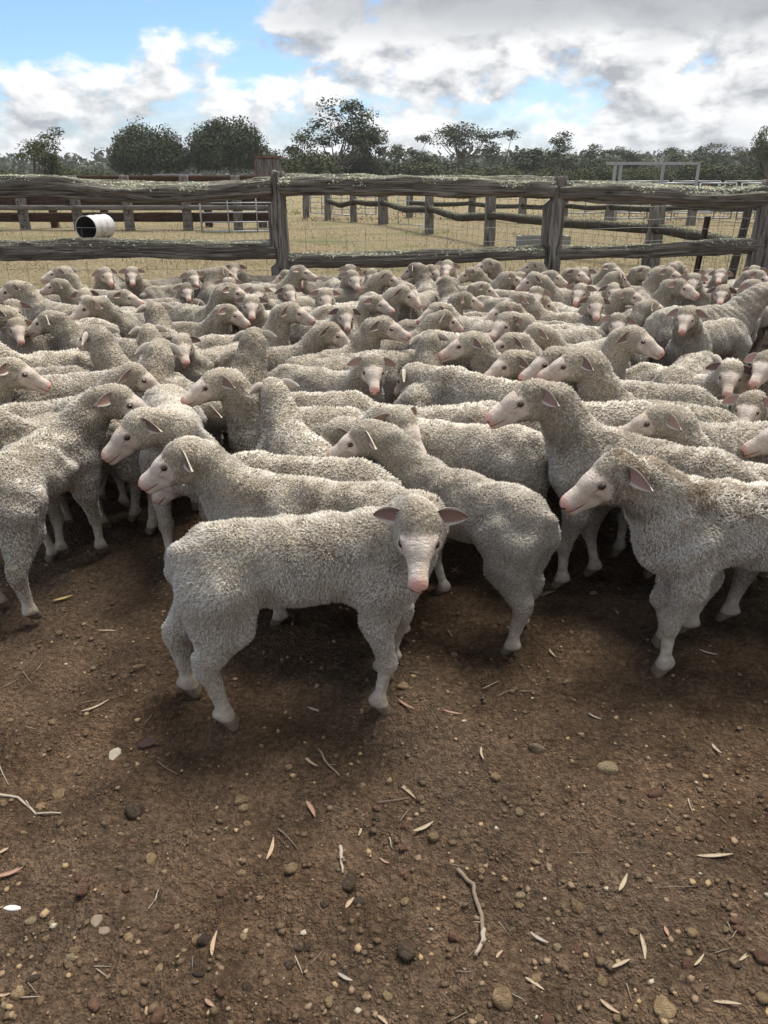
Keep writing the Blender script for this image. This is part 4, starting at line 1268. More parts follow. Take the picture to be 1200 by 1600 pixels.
more = [(700, 238, 70, 108), (745, 242, 80, 104), (805, 240, 80, 104), (872, 228, 64, 106), (905, 229, 60, 112), (940, 234, 66, 108), (975, 236, 58, 118), (1005, 231, 60, 120),
        (1040, 236, 60, 116), (1075, 232, 62, 122), (1112, 226, 66, 128), (1150, 224, 60, 130), (1182, 232, 60, 120), (860, 246, 80, 98), (915, 250, 76, 96)]
for k, (px, py, wpx, d) in enumerate(more):
    kind = ('mid', 'grey', 'tall', 'open')[k % 4]
    bh, bw = base_h[kind]
    hh_ = eh(py, d) / bh; ww_ = (wpx / FPX * d * math.cos(PITCH) * 1.45) / bw
    lab = {'mid': 'olive gum tree in the row along the far pasture edge', 'grey': 'grey-green gum tree in the row along the far pasture edge',
           'tall': 'dark gum tree in the row along the far pasture edge', 'open': 'loose-crowned gum tree in the row along the far pasture edge'}[kind]
    put_tree(protos[kind], ex(px, d), d, 2.1 * k, (ww_, ww_, hh_), lab, gr)
put_tree(protos['open'], ex(1205, 70), 70, 0.6, (70 / FPX * 70 / 7.5,) * 2 + (eh(198, 70) / 8,), 'nearer gum reaching above the row behind the end post')
for k, (px, py, wpx, d) in enumerate(((930, 256, 80, 80), (1010, 259, 70, 82), (1030, 262, 60, 76), (1095, 251, 90, 80), (1160, 256, 84, 78), (1000, 262, 60, 74), (780, 258, 90, 88), (720, 262, 90, 86), (860, 262, 80, 84),
                                      (95, 256, 60, 80), (10, 262, 70, 90), (145, 262, 70, 110))):
    bh, bw = base_h['bushy']
    put_tree(protos['bushy'], ex(px, d), d, 1.7 * k, ((wpx / FPX * d * math.cos(PITCH)) / bw,) * 2 + (eh(py, d) / bh,),
             'low rounded bush in front of the gum trees', 'low bushes in front of the gum trees')

# far wooded rise that reads as one mass
r_ = np.random.default_rng(77)
n = 1500
yy = 190 + 330 * r_.random(n) ** 0.8
xx = (r_.random(n) - 0.5) * yy * 1.5
rise = np.clip((yy - 185) / 300, 0, 1) * (1.5 + 6 * lattice(xx * 0.012 + 5, yy * 0.01, 41) + 4 * np.clip(xx / 200, -0.5, 1))
hh_ = 3.5 + 5.5 * r_.random(n)
cent = np.stack([xx, yy, rise + hh_ * 0.55], -1)
V_, Q_, rn = leaf_cards(cent, 2.6 + 2.6 * r_.random(n), 46, 0.85, r_)
m_far = leaf_mat('far_gum_foliage', (0.050, 0.062, 0.036), (0.110, 0.122, 0.072))
me = mesh_np('far_wood', V_, [Q_], [m_far], smooth=False); add_attr(me, 'rnd', rn)
link('far_wood', me, kind='stuff', label='distant gum woodland covering the rise behind the pasture', category='woodland')
ht = []
xs_, ys_ = np.linspace(-620, 620, 60), np.linspace(170, 620, 40)
hx_, hy_ = np.meshgrid(xs_, ys_, indexing='ij')
hz_ = np.clip((hy_ - 185) / 300, 0, 1) * (1.5 + 6 * lattice(hx_ * 0.012 + 5, hy_ * 0.01, 41) + 4 * np.clip(hx_ / 200, -0.5, 1)) - 0.6
ii, jj = np.meshgrid(np.arange(59), np.arange(39), indexing='ij'); q = (ii * 40 + jj).ravel()
m_hill, t = mat('wooded_ground')
t.principled(t.mix(t.noise(t.pos(), 0.2, 4, 0.6), (0.05, 0.055, 0.03), (0.12, 0.11, 0.06)), 0.95, 0.1)
link('hill', mesh_np('hill', np.stack([hx_, hy_, hz_], -1), [np.stack([q, q + 40, q + 41, q + 1], -1)], [m_hill]), kind='structure')
# ------------------------------------------------------------------ the mob
HERO = dict(res=0.0072, tufts=44000, tuft_len=0.0092, tuft_r=0.0037)
GRP = 'sheep of the mob penned against the log fence'
mob = []                          # dicts: x, y, heading, proto, scale, fixed, label

def add(proto, x, y, heading, scale, label=None, fixed=True, px=None, hd=None, pose=None):
    mob.append(dict(proto=proto, x=x, y=y, h=heading, s=scale, label=label, fixed=fixed, px=px, hd=hd, pose=pose))

NEAR = [
    # head pixel (or None), base x, y, heading, scale, pose, label
    (None, -0.212, 1.92, 8, 1.01, dict(yaw=-101, nyaw=-22, npitch=52, hpitch=-32, neck=0.21, feet=((0.02, 0), (-0.015, 0), (-0.10, 0), (0.02, 0)), ear_droop=0.2),
     'pale sheep standing alone on the open dirt, body side-on, face turned out of the mob'),
    ((268, 712), 0, 0, 168, 1.0, dict(yaw=14, npitch=54, hpitch=-24, feet=((0.05, 0), (-0.04, 0), (0, 0), (0, 0))),
     'woolly sheep half hidden behind the sheep standing alone, muzzle raised in profile'),
    (None, 0.225, 2.42, 143, 0.93, dict(yaw=36, npitch=52, hpitch=-22, neck=0.28, feet=((0.02, 0), (-0.06, 0), (-0.02, 0), (0.05, 0))),
     'sheep with its rump out on the open dirt and head reaching into the mob'),
    ((932, 738), 0, 0, 177, 1.03, dict(yaw=8, npitch=44, hpitch=-24, feet=((0.02, 0), (-0.03, 0), (0, 0), (0, 0)), fat=1.05),
     'sheep with dark dusty stains along its back, standing broadside by the open dirt'),
    ((820, 622), 0, 0, 131, 1.03, dict(yaw=48, npitch=58, hpitch=-18, neck=0.30, feet=((0.02, 0), (-0.03, 0), (0.03, 0), (-0.05, 0))),
     'long-necked sheep with head held high just behind the dusty-backed sheep'),
    (None, -1.37, 2.80, 84, 0.95, dict(yaw=-80, npitch=46, hpitch=-22, neck=0.30, feet=((0, 0), (0.04, 0), (0.02, 0), (-0.04, 0))),
     'sheep with its tail end towards the open dirt and head turned sharply sideways'),
    ((228, 682), 0, 0, 290, 1.0, dict(yaw=-86, npitch=36, hpitch=-28, nyaw=-8, neck=0.24, feet=((-0.08, 0), (0.10, 0), (0, 0), (0, 0))),
     'sheep walking out of the mob with one foreleg forward and face turned aside'),
    ((640, 668), 0, 0, 168, 1.0, dict(yaw=140, nyaw=45, npitch=50, hpitch=-30, neck=0.23),
     'sheep looking back over its shoulder behind the sheep with its rump out'),
]
for k, (hp_, x, y, hd_, sc_, pose, lab) in enumerate(NEAR):
    hero = dict(HERO)
    if k > 3: hero.update(res=0.0082, tufts=22000, tuft_r=0.0052)
    pr = make_sheep('sheep_body', seed=k, **hero, **pose)
    if hp_:
        hl = pr['head'] * sc_
        x, y = ground_xy(*hp_, hl[2])
        c, sn = math.cos(R(hd_)), math.sin(R(hd_))
        x, y = x - (hl[0] * c - hl[1] * sn), y - (hl[0] * sn + hl[1] * c)
    print('NEAR', k, round(x, 3), round(y, 3))
    add(pr, x, y, hd_, sc_, lab)

PROTO = {}
POSES = {'u': (68, -15, 0.31), 'm': (58, -22, 0.28), 'l': (8, -42, 0.24)}
def proto_for(rel, pose):
    qy = min((-95, -60, -28, 0, 28, 60, 95), key=lambda a: abs(a - rel))
    if pose == 'l': qy = 0
    key = (qy, pose)
    if key not in PROTO:
        a = random.Random(hash(qy) * 7 + ord(pose))
        npit, hpit, nk = POSES[pose]
        ft = tuple((a.uniform(-0.06, 0.06), a.uniform(-.01, .02)) for _ in range(4))
        PROTO[key] = make_sheep('sheep_body', yaw=qy, npitch=npit + a.uniform(-4, 4), hpitch=hpit + a.uniform(-5, 5), neck=nk, roll=a.uniform(-5, 5), feet=ft,
                                fat=a.uniform(0.94, 1.08), seed=100 + len(PROTO), ear_droop=a.uniform(-0.05, 0.3), tufts=11000, tuft_len=0.0105, tuft_r=0.0060, res=0.012)
    return PROTO[key], qy
def wrap(a): return (a + 180) % 360 - 180
def by_head(px, py, hd, body, pose, label=None, scale=None, proto=None, fixed=False):
    rel = wrap(hd - body)
    rel = max(-100, min(100, rel))
    pr, qy = (proto, proto['yaw']) if proto else proto_for(rel, pose)
    s = scale or random.uniform(0.88, 0.98)
    hl = pr['head'] * s
    x, y = ground_xy(px, py, hl[2])
    az = math.degrees(math.atan2(x, y))
    head = hd - az
    heading = wrap(head - qy)
    c, sn = math.cos(R(heading)), math.sin(R(heading))
    add(pr, x - (hl[0] * c - hl[1] * sn), y - (hl[0] * sn + hl[1] * c), heading, s, label, fixed, px, hd, pose)

# middle of the mob, placed by their heads (pixel x, y, where the head looks, where the body points, neck)
MIDDLE = [
    (247, 590, 345, 15, 'm', 'sheep with both forelegs showing at the edge of the open dirt, head turned sideways'),
    (305, 607, 186, 152, 'u', 'sheep with raised head behind the sheep that is walking out of the mob'),
    (43, 590, 345, 355, 'm', 'sheep crowding behind the one seen from behind at the edge of the dirt'),
    (470, 618, 105, 95, 'm', None),
    (580, 580, 272, 345, 'm', 'sheep with spread ears staring straight out from the middle of the mob, body side-on'),
    (603, 507, 345, 62, 'u', 'long-necked sheep standing directly behind the sheep staring out with spread ears'),
    (672, 533, 92, 90, 'u', 'sheep seen squarely from behind with both ears spread, facing the fence'),
    (720, 540, 186, 150, 'u', 'sheep with neck upright beside the one seen squarely from behind'),
    (785, 512, 235, 200, 'm', None), (780, 565, 200, 180, 'm', None), (812, 548, 192, 170, 'm', None),
    (830, 585, 200, 172, 'm', 'sheep with its face just behind the back of the long-necked sheep'),
    (857, 552, 325, 250, 'l', 'sheep with face bent down between two raised heads'),
    (893, 573, 182, 140, 'u', 'sheep with upright neck and side-on face rising above the middle of the mob'),
    (1013, 637, 186, 162, 'u', 'sheep standing parallel behind the dusty-backed sheep, face in profile'),
    (1120, 587, 272, 338, 'm', 'sheep staring out behind the profile-faced sheep, first of three close faces'),
    (1157, 637, 265, 245, 'm', 'sheep peering out over the back of the profile-faced sheep'),
    (1195, 577, 255, 215, 'm', None), (1195, 673, 190, 180, 'm', 'sheep pushing its muzzle in above the rump of the dusty-backed sheep'),
    (300, 543, 278, 212, 'm', 'sheep looking out of the mob behind the sheep with raised head'),
    (395, 537, 80, 40, 'u', None), (232, 540, 75, 48, 'm', None), (97, 537, 120, 108, 'u', None),
    (507, 523, 335, 350, 'm', 'sheep with head turned aside just behind the rump of the staring sheep'),
    (963, 507, 270, 338, 'm', 'sheep staring out from between two backs, ears level, before the wrinkled sheep'),
    (1057, 493, 268, 245, 'm', 'sheep staring out beside the rump of the wrinkled sheep'),
    (1017, 533, 350, 25, 'u', 'sheep with raised turned head in front of the wrinkled sheep'),
    (850, 507, 330, 345, 'm', None), (357, 500, 340, 352, 'm', None), (257, 512, 85, 80, 'm', None), (250, 488, 95, 100, 'm', None),
    (110, 507, 160, 140, 'm', None), (47, 520, 275, 325, 'm', 'sheep staring out behind the sheep with its tail end towards the dirt'),
    (-55, 560, 190, 180, 'm', None), (-50, 505, 180, 175, 'm', None), (-40, 640, 200, 190, 'm', None),
]
BACK = [
    (57, 430, 185, 170, 'u'), (112, 425, 60, 85, 'u'), (280, 432, 290, 340, 'm'), (313, 428, 330, 0, 'm'), (363, 430, 20, 30, 'm'), (343, 446, 270, 250, 'm'),
    (282, 460, 272, 348, 'm'), (80, 450, 170, 150, 'm'), (220, 470, 335, 350, 'u'), (110, 486, 190, 205, 'm'), (373, 463, 345, 310, 'u'),
    (497, 425, 350, 0, 'u'), (560, 440, 290, 345, 'm'), (590, 433, 272, 285, 'm'), (627, 440, 350, 0, 'm'), (660, 430, 320, 350, 'm'), (635, 422, 150, 170, 'm'),
    (690, 447, 120, 150, 'm'), (723, 430, 180, 170, 'm'), (750, 415, 190, 168, 'u'), (783, 442, 0, 20, 'm'), (448, 457, 350, 0, 'm'), (520, 470, 345, 0, 'm'),
    (573, 473, 335, 15, 'u'), (630, 473, 345, 25, 'm'), (663, 460, 310, 330, 'm'), (757, 457, 350, 0, 'm'), (727, 473, 10, 20, 'u'), (600, 458, 300, 350, 'm'),
    (790, 470, 200, 190, 'm'), (767, 494, 195, 180, 'm'), (805, 518, 192, 180, 'm'), (725, 505, 10, 15, 'm'), (680, 490, 200, 185, 'm'), (545, 495, 20, 25, 'm'), (460, 500, 350, 10, 'm'),
    (825, 420, 186, 180, 'u'), (850, 448, 190, 180, 'm'), (883, 440, 340, 0, 'm'), (910, 458, 290, 330, 'm'), (943, 459, 272, 300, 'm'), (870, 477, 345, 350, 'm'),
    (933, 438, 330, 350, 'm'), (967, 440, 30, 55, 'm'), (960, 422, 330, 0, 'm'), (985, 421, 340, 350, 'm'), (999, 416, 10, 20, 'm'), (1018, 427, 345, 10, 'u'), (1053, 422, 60, 80, 'u'),
    (985, 465, 340, 10, 'u'), (1017, 478, 20, 10, 'm'), (1048, 452, 340, 350, 'm'), (1093, 447, 270, 215, 'm'), (1127, 463, 270, 255, 'm'), (1133, 432, 272, 330, 'u'),
    (1173, 456, 300, 260, 'm'), (1186, 440, 330, 345, 'm'), (1225, 445, 180, 170, 'm'), (1215, 425, 200, 180, 'm'), (1235, 540, 185, 170, 'm'),
    (20, 462, 180, 175, 'm'), (235, 425, 275, 300, 'm'), (190, 430, 265, 220, 'm'), (140, 470, 272, 300, 'm'), (395, 425, 268, 240, 'm'), (465, 440, 275, 320, 'm'), (540, 425, 272, 230, 'm'),
    (700, 425, 268, 250, 'm'), (800, 432, 275, 300, 'm'), (840, 470, 270, 320, 'm'), (905, 430, 272, 240, 'm'), (1075, 430, 275, 300, 'm'), (1160, 428, 268, 240, 'm'), (640, 450, 272, 300, 'm'), (410, 465, 275, 240, 'm'), (-20, 440, 170, 180, 'm'), (-30, 475, 185, 180, 'm'), (160, 436, 175, 170, 'l'), (205, 444, 185, 178, 'l'), (175, 462, 30, 20, 'l'), (400, 440, 10, 5, 'l'),
    (430, 428, 170, 180, 'm'), (310, 480, 20, 10, 'l'), (420, 483, 15, 10, 'm'), (330, 468, 250, 240, 'l'), (150, 500, 10, 20, 'l'), (20, 490, 200, 190, 'm'),
    (640, 505, 20, 30, 'l'), (900, 490, 350, 0, 'l'), (930, 480, 190, 185, 'm'), (1090, 470, 10, 15, 'l'), (1140, 480, 170, 180, 'l'), (1180, 475, 350, 350, 'm'), (880, 520, 10, 10, 'l'),
]
FILL = [  # bodies whose heads are hidden: pixel of the middle of the back, heading
    (470, 722, 176), (435, 622, 182), (700, 640, 184), (1080, 668, 175), (940, 655, 168), (150, 600, 20), (40, 572, 175), (745, 600, 120), (500, 560, 40), (1060, 560, 60),
]
for e_ in MIDDLE: by_head(*e_[:5], label=e_[5], fixed=e_[5] is not None)
wr = make_sheep('sheep_body', yaw=-4, npitch=50, hpitch=-18, neck=0.30, wrinkle=0.0034, seed=60, res=0.0085, tufts=20000, tuft_len=0.009, tuft_r=0.0055, fat=1.08)
by_head(1232, 455, 30, 34, 'u', label='heavy sheep with deep wrinkles across its raised neck and darker fleece', scale=1.10, proto=wr, fixed=True)
turn = random.Random(3)
for px, py, hd_, bd_, ps_ in BACK:
    if ps_ == 'l' and turn.random() < 0.6: continue
    if ps_ == 'm' and turn.random() < 0.28: hd_, bd_ = 270 + turn.uniform(-14, 14), 270 + turn.uniform(-40, 40)
    elif ps_ == 'm' and turn.random() < 0.3: ps_ = 'u'
    by_head(px, py, hd_, bd_ + turn.choice((-70, -45, -20, 0, 20, 45, 70)), ps_, scale=turn.uniform(0.84, 0.95))
for px, py, hd_ in FILL:
    x, y = ground_xy(px, py, 0.62)
    pr, qy = proto_for(random.choice((-28, 0, 28)), 'l')
    add(pr, x, y + 0.1, hd_, random.uniform(0.92, 1.0), None, False, px, hd_, 'l')

# nobody stands in anybody else: push overlapping bodies apart on the ground
loc_c = np.array([[-0.26, 0], [-0.10, 0], [0.06, 0], [0.21, 0]])
rad_c = np.array([0.125, 0.130, 0.130, 0.118])
n = len(mob)
X_ = np.array([[m['x'], m['y']] for m in mob]); A_ = np.radians([m['h'] for m in mob]); S_ = np.array([m['s'] for m in mob])
X0, A0 = X_.copy(), A_.copy()
fix = np.array([m['fixed'] for m in mob])
HL = np.array([m['proto']['head'][:2] for m in mob])
own = np.repeat(np.arange(n), 5)
for it in range(160):
    loc = np.concatenate([np.broadcast_to(loc_c, (n, 4, 2)), HL[:, None]], 1) * S_[:, None, None]
    c, s_ = np.cos(A_)[:, None], np.sin(A_)[:, None]
    rel = np.stack([loc[..., 0] * c - loc[..., 1] * s_, loc[..., 0] * s_ + loc[..., 1] * c], -1)
    W_ = (X_[:, None] + rel).reshape(-1, 2); rl = rel.reshape(-1, 2)
    rr = (np.concatenate([np.broadcast_to(rad_c, (n, 4)), np.full((n, 1), 0.085)], 1) * S_[:, None]).ravel()
    d = W_[:, None] - W_[None]; dist = np.sqrt((d ** 2).sum(-1)) + 1e-6
    ov = (rr[:, None] + rr[None]) * 0.93 - dist
    ov[own[:, None] == own[None]] = 0; ov = np.maximum(ov, 0)
    push = (d / dist[..., None] * ov[..., None]).sum(1)
    fx = np.stack([np.bincount(own, push[:, k], n) for k in (0, 1)], -1)
    tq = np.bincount(own, rl[:, 0] * push[:, 1] - rl[:, 1] * push[:, 0], n)
    free = np.where(fix, 0.06, 1.0)
    X_ += (fx * 0.14 + (X0 - X_) * 0.05) * free[:, None]
    A_ += (tq * 0.5 + (A0 - A_) * 0.05) * free
    # the fence and the open dirt hold the mob together
    noses = W_.reshape(n, 5, 2)[..., 1].max(1)
    X_[:, 1] -= np.maximum(noses - (FENCE_Y - 0.22), 0)
    low = (~fix) & (X_[:, 1] < 2.75); X_[low, 1] += 0.02

def describe(i):
    m = mob[i]
    x, y = X_[i]; hd = m['hd'] - math.degrees(A0[i] - A_[i]); hd %= 360
    look = ('facing the log fence' if 50 < hd < 130 else 'staring out of the mob' if 240 < hd < 300 else
            'looking along the fence' if (hd <= 50 or hd >= 300) else 'looking back along the fence')
    dist = FENCE_Y - y
    row = ('against the fence' if dist < 0.9 else 'second rank' if dist < 1.6 else 'third rank' if dist < 2.3 else 'fourth rank' if dist < 3.1 else 'mid-mob' if dist < 4.2 else 'by the open dirt')
    px = m['px']
    mark = ('past the barrel' if px < 90 else 'below the barrel' if px < 215 else 'below the metal gate' if px < 400 else 'by the tapered post' if px < 500 else
            'below the open gate' if px < 620 else 'below the sagging rail' if px < 790 else 'below the trough' if px < 920 else
            'below the steel frame' if px < 1070 else 'by the leaning picket')
    neck = {'u': 'neck stretched', 'm': 'head level', 'l': 'head lowered'}[m['pose']]
    return f'sheep {row}, {neck}, {look}, {mark}'

DUST = {0: 0.5, 1: 0.55, 2: 0.3, 3: 0.95, 4: 0.5}
for i, m in enumerate(mob):
    put_sheep(m['proto'], X_[i, 0], X_[i, 1], math.degrees(A_[i]), m['s'], dust=DUST.get(i, turn.uniform(0.0, 0.45)), label=m['label'] or describe(i), group=GRP)

# ------------------------------------------------------------------ stones, leaves and sticks on the dirt
def stone_mesh(seed, m):
    r_ = np.random.default_rng(seed)
    V_, F_ = cube_sphere(4)
    # weld the cube-sphere seams
    key = np.round(V_, 4); uq, inv = np.unique(key, axis=0, return_inverse=True)
    V_ = uq.copy(); F_ = inv.ravel()[F_]
    for _ in range(5):
        k = r_.standard_normal(3) * 1.6
        V_ *= (1 + 0.09 * np.sin(V_ @ k * 1.4 + r_.random() * 6))[:, None]
    V_ *= (1 + 0.03 * r_.standard_normal(len(V_)))[:, None]
    V_ *= r_.uniform(0.8, 1.15, 3) * (1, 1, 0.8)
    return mesh_np('pebble', V_, [F_], [m])
def stone_mat(name, a, b, c):
    m, t = mat(name)
    P = t.coord('Object'); rnd = t.objrand()
    Pn = t.vmath('ADD', P, t.comb(rnd * 20.0, rnd * 9.0, 0.0))
    k = t.mix(t.step(t.noise(Pn, 1.6, 5, 0.65), 0.35, 0.68), a, b)
    k = t.mix(t.step(t.noise(Pn, 3.5, 4, 0.7), 0.56, 0.70) * 0.8, k, c)
    t.principled(t.gain(k, rnd * 0.4 + 0.75), 0.9, 0.15, t.bump(t.noise(Pn, 6, 5, 0.7), 0.8, 0.12))
    return m
SM = {'ochre': stone_mat('ochre_stone', (0.36, 0.235, 0.125), (0.54, 0.40, 0.235), (0.15, 0.095, 0.06)),
      'red': stone_mat('reddish_stone', (0.20, 0.105, 0.070), (0.34, 0.20, 0.135), (0.11, 0.07, 0.05)),
      'dark': stone_mat('dark_clod', (0.10, 0.072, 0.050), (0.19, 0.135, 0.093), (0.075, 0.053, 0.037)),
      'pale': stone_mat('pale_stone', (0.42, 0.31, 0.185), (0.56, 0.44, 0.28), (0.22, 0.145, 0.085))}
SMESH = {k: [stone_mesh(i * 7 + j, m) for j in range(5)] for i, (k, m) in enumerate(SM.items())}
SLAB = {'ochre': 'small ochre pebble with brown pits lying on the dirt', 'red': 'small reddish brown pebble lying on the dirt',
        'dark': 'dark crumbly clod of soil lying on the dirt', 'pale': 'small pale cream pebble lying on the dirt'}
SBIG = {'ochre': 'large rounded ochre stone half sunk in the dirt', 'red': 'large rounded reddish stone half sunk in the dirt',
        'dark': 'large dark clod of soil resting on the dirt', 'pale': 'large cream stone half sunk in the dirt'}
def stone(px, py, dpx, kind):
    x, y = ground_xy(px, py)
    slant = math.hypot(math.hypot(x, y), CAM_H)
    r = dpx / FPX * slant * 0.5
    big = dpx >= 20
    link('stone' if big else 'pebble', random.choice(SMESH[kind]), loc=(x, y, gz(x, y) + r * random.uniform(0.0, 0.3)), rot=(random.uniform(-.4, .4), random.uniform(-.4, .4), random.uniform(0, 6.28)),
         scale=(r * random.uniform(.95, 1.15), r * random.uniform(.85, 1.05), r * random.uniform(.8, 1)), label=SBIG[kind] if big else SLAB[kind],
         category='stone' if big else 'pebble', group=('large %s stones on the dirt' if big else '%s pebbles on the dirt') % kind)
STONES = [(841, 1167, 20, 'pale'), (947, 1203, 24, 'pale'), (811, 1263, 16, 'pale'), (775, 1209, 16, 'ochre'), (1025, 1242, 18, 'red'), (233, 1333, 20, 'ochre'), (129, 1391, 20, 'red'),
          (136, 1374, 9, 'red'), (121, 1374, 9, 'red'), (455, 1354, 18, 'ochre'), (375, 1239, 18, 'ochre'), (379, 1252, 14, 'ochre'), (385, 1278, 12, 'ochre'), (783, 1559, 28, 'ochre'), (1037, 1577, 26, 'ochre'),
          (1037, 1593, 13, 'ochre'), (1076, 1506, 16, 'red'), (1156, 1459, 17, 'red'), (1149, 1445, 16, 'red'), (1194, 1502, 24, 'red'), (855, 1590, 24, 'red'), (30, 1558, 18, 'ochre'), (115, 1488, 13, 'ochre'),
          (111, 1501, 13, 'pale'), (109, 1512, 10, 'ochre'), (246, 1585, 21, 'red'), (208, 1261, 22, 'dark'), (217, 1043, 16, 'ochre'), (513, 1561, 14, 'ochre'), (714, 1453, 19, 'red'), (634, 1482, 24, 'dark'),
          (643, 1470, 14, 'red'), (678, 1304, 17, 'ochre'), (633, 1405, 12, 'ochre'), (632, 1357, 13, 'red'), (343, 1386, 12, 'red'), (202, 1467, 13, 'ochre'), (257, 1445, 14, 'red'), (318, 1461, 16, 'dark'),
          (305, 1457, 14, 'ochre'), (1190, 1566, 15, 'ochre'), (901, 1415, 15, 'ochre'), (813, 1390, 13, 'pale'), (811, 1408, 11, 'ochre'), (91, 1236, 15, 'ochre'), (60, 1255, 12, 'ochre'), (36, 1299, 9, 'ochre'),
          (207, 1305, 10, 'red'), (193, 1384, 12, 'red'), (376, 1354, 11, 'ochre'), (255, 1349, 10, 'pale'), (46, 1437, 13, 'pale'), (663, 967, 11, 'ochre'), (660, 972, 8, 'ochre'), (630, 1075, 13, 'ochre'),
          (843, 1037, 12, 'red'), (972, 1037, 11, 'ochre'), (889, 1063, 9, 'ochre'), (927, 931, 10, 'ochre'), (800, 1026, 9, 'red'), (893, 993, 8, 'ochre'), (710, 1018, 11, 'ochre'), (800, 1085, 9, 'ochre'),
          (545, 1375, 22, 'dark'), (558, 1397, 17, 'dark'), (452, 1498, 13, 'dark'), (548, 1361, 14, 'dark'), (519, 1501, 9, 'ochre'), (606, 1552, 14, 'ochre'), (572, 1550, 12, 'ochre'), (416, 1536, 10, 'ochre'),
          (750, 1586, 12, 'ochre'), (753, 1356, 10, 'ochre'), (752, 1365, 9, 'ochre'), (942, 1530, 14, 'ochre'), (1081, 1460, 12, 'ochre'), (1078, 1486, 11, 'ochre'), (989, 1451, 10, 'ochre'), (905, 1480, 12, 'red'),
          (872, 1475, 14, 'pale'), (965, 1587, 12, 'ochre'), (977, 1583, 11, 'ochre'), (838, 1523, 13, 'ochre'), (1053, 1303, 13, 'red'), (1060, 1296, 10, 'ochre'), (1022, 1224, 11, 'ochre'), (1031, 1238, 10, 'red'),
          (1095, 1229, 9, 'pale'), (1044, 1200, 9, 'ochre'), (1014, 1380, 9, 'pale'), (631, 1320, 13, 'red'), (632, 1288, 12, 'red'), (657, 1244, 12, 'ochre'), (660, 1263, 10, 'pale'), (588, 1260, 13, 'red'),
          (588, 1274, 10, 'dark'), (450, 1194, 9, 'ochre'), (466, 1472, 12, 'dark'), (480, 1470, 10, 'dark'), (508, 1407, 11, 'dark'), (518, 1401, 10, 'red'), (306, 1503 + 0, 10, 'dark'), (247, 1506, 11, 'ochre'),
          (53, 1532, 12, 'dark'), (65, 1569, 11, 'ochre'), (148, 1568, 15, 'red'), (345, 1553, 12, 'red'), (386, 1543, 11, 'dark'), (310, 1522, 12, 'dark'), (380, 1458, 10, 'ochre'), (8, 1261, 10, 'ochre'), (83, 1129, 9, 'ochre'),
          (15, 1123, 9, 'ochre'), (145, 1040, 7, 'pale'), (60, 998, 9, 'red'), (92, 983, 9, 'ochre'), (85, 1013, 8, 'red')]
for e_ in STONES: stone(*e_)
rs = random.Random(5)
for _ in range(150):
    py = 900 + 690 * rs.random() ** 0.75; px = rs.uniform(-20, 1220)
    stone(px, py, rs.choice((4, 5, 5, 6, 6, 7, 8, 9)) * (0.65 + (py - 900) / 1600), rs.choice(('ochre', 'ochre', 'ochre', 'red', 'red', 'dark', 'pale')))

def leafm(name, a, b, spots=0.5):
    m, t = mat(name)
    P = t.coord('Object')
    k = t.mix(t.noise(P, 30, 3, 0.6), a, b)
    k = t.mix(t.step(t.noise(P, 140, 3, 0.6), 0.58, 0.66) * spots, k, tuple(x * 0.3 for x in a))
    t.principled(k, 0.75, 0.25)
    return m
LM = {'tan': leafm('tan_dry_leaf', (0.29, 0.195, 0.12), (0.44, 0.325, 0.22)), 'red': leafm('reddish_dry_leaf', (0.27, 0.145, 0.095), (0.38, 0.24, 0.17)),
      'cream': leafm('cream_dry_leaf', (0.29, 0.225, 0.145), (0.43, 0.35, 0.24)), 'grey': leafm('grey_dry_leaf', (0.25, 0.21, 0.17), (0.40, 0.35, 0.29)), 'yellow': leafm('yellowed_leaf', (0.36, 0.26, 0.09), (0.47, 0.36, 0.15))}
m_stick, t = mat('dry_stick')
P = t.coord('Object')
t.principled(t.mix(t.noise(P, 60, 4, 0.6), (0.115, 0.082, 0.055), (0.28, 0.225, 0.165)), 0.9, 0.1)
m_pale_stick, t = mat('bleached_stick')
P = t.coord('Object')
t.principled(t.mix(t.noise(P, 60, 4, 0.6), (0.24, 0.195, 0.145), (0.44, 0.385, 0.305)), 0.9, 0.1)

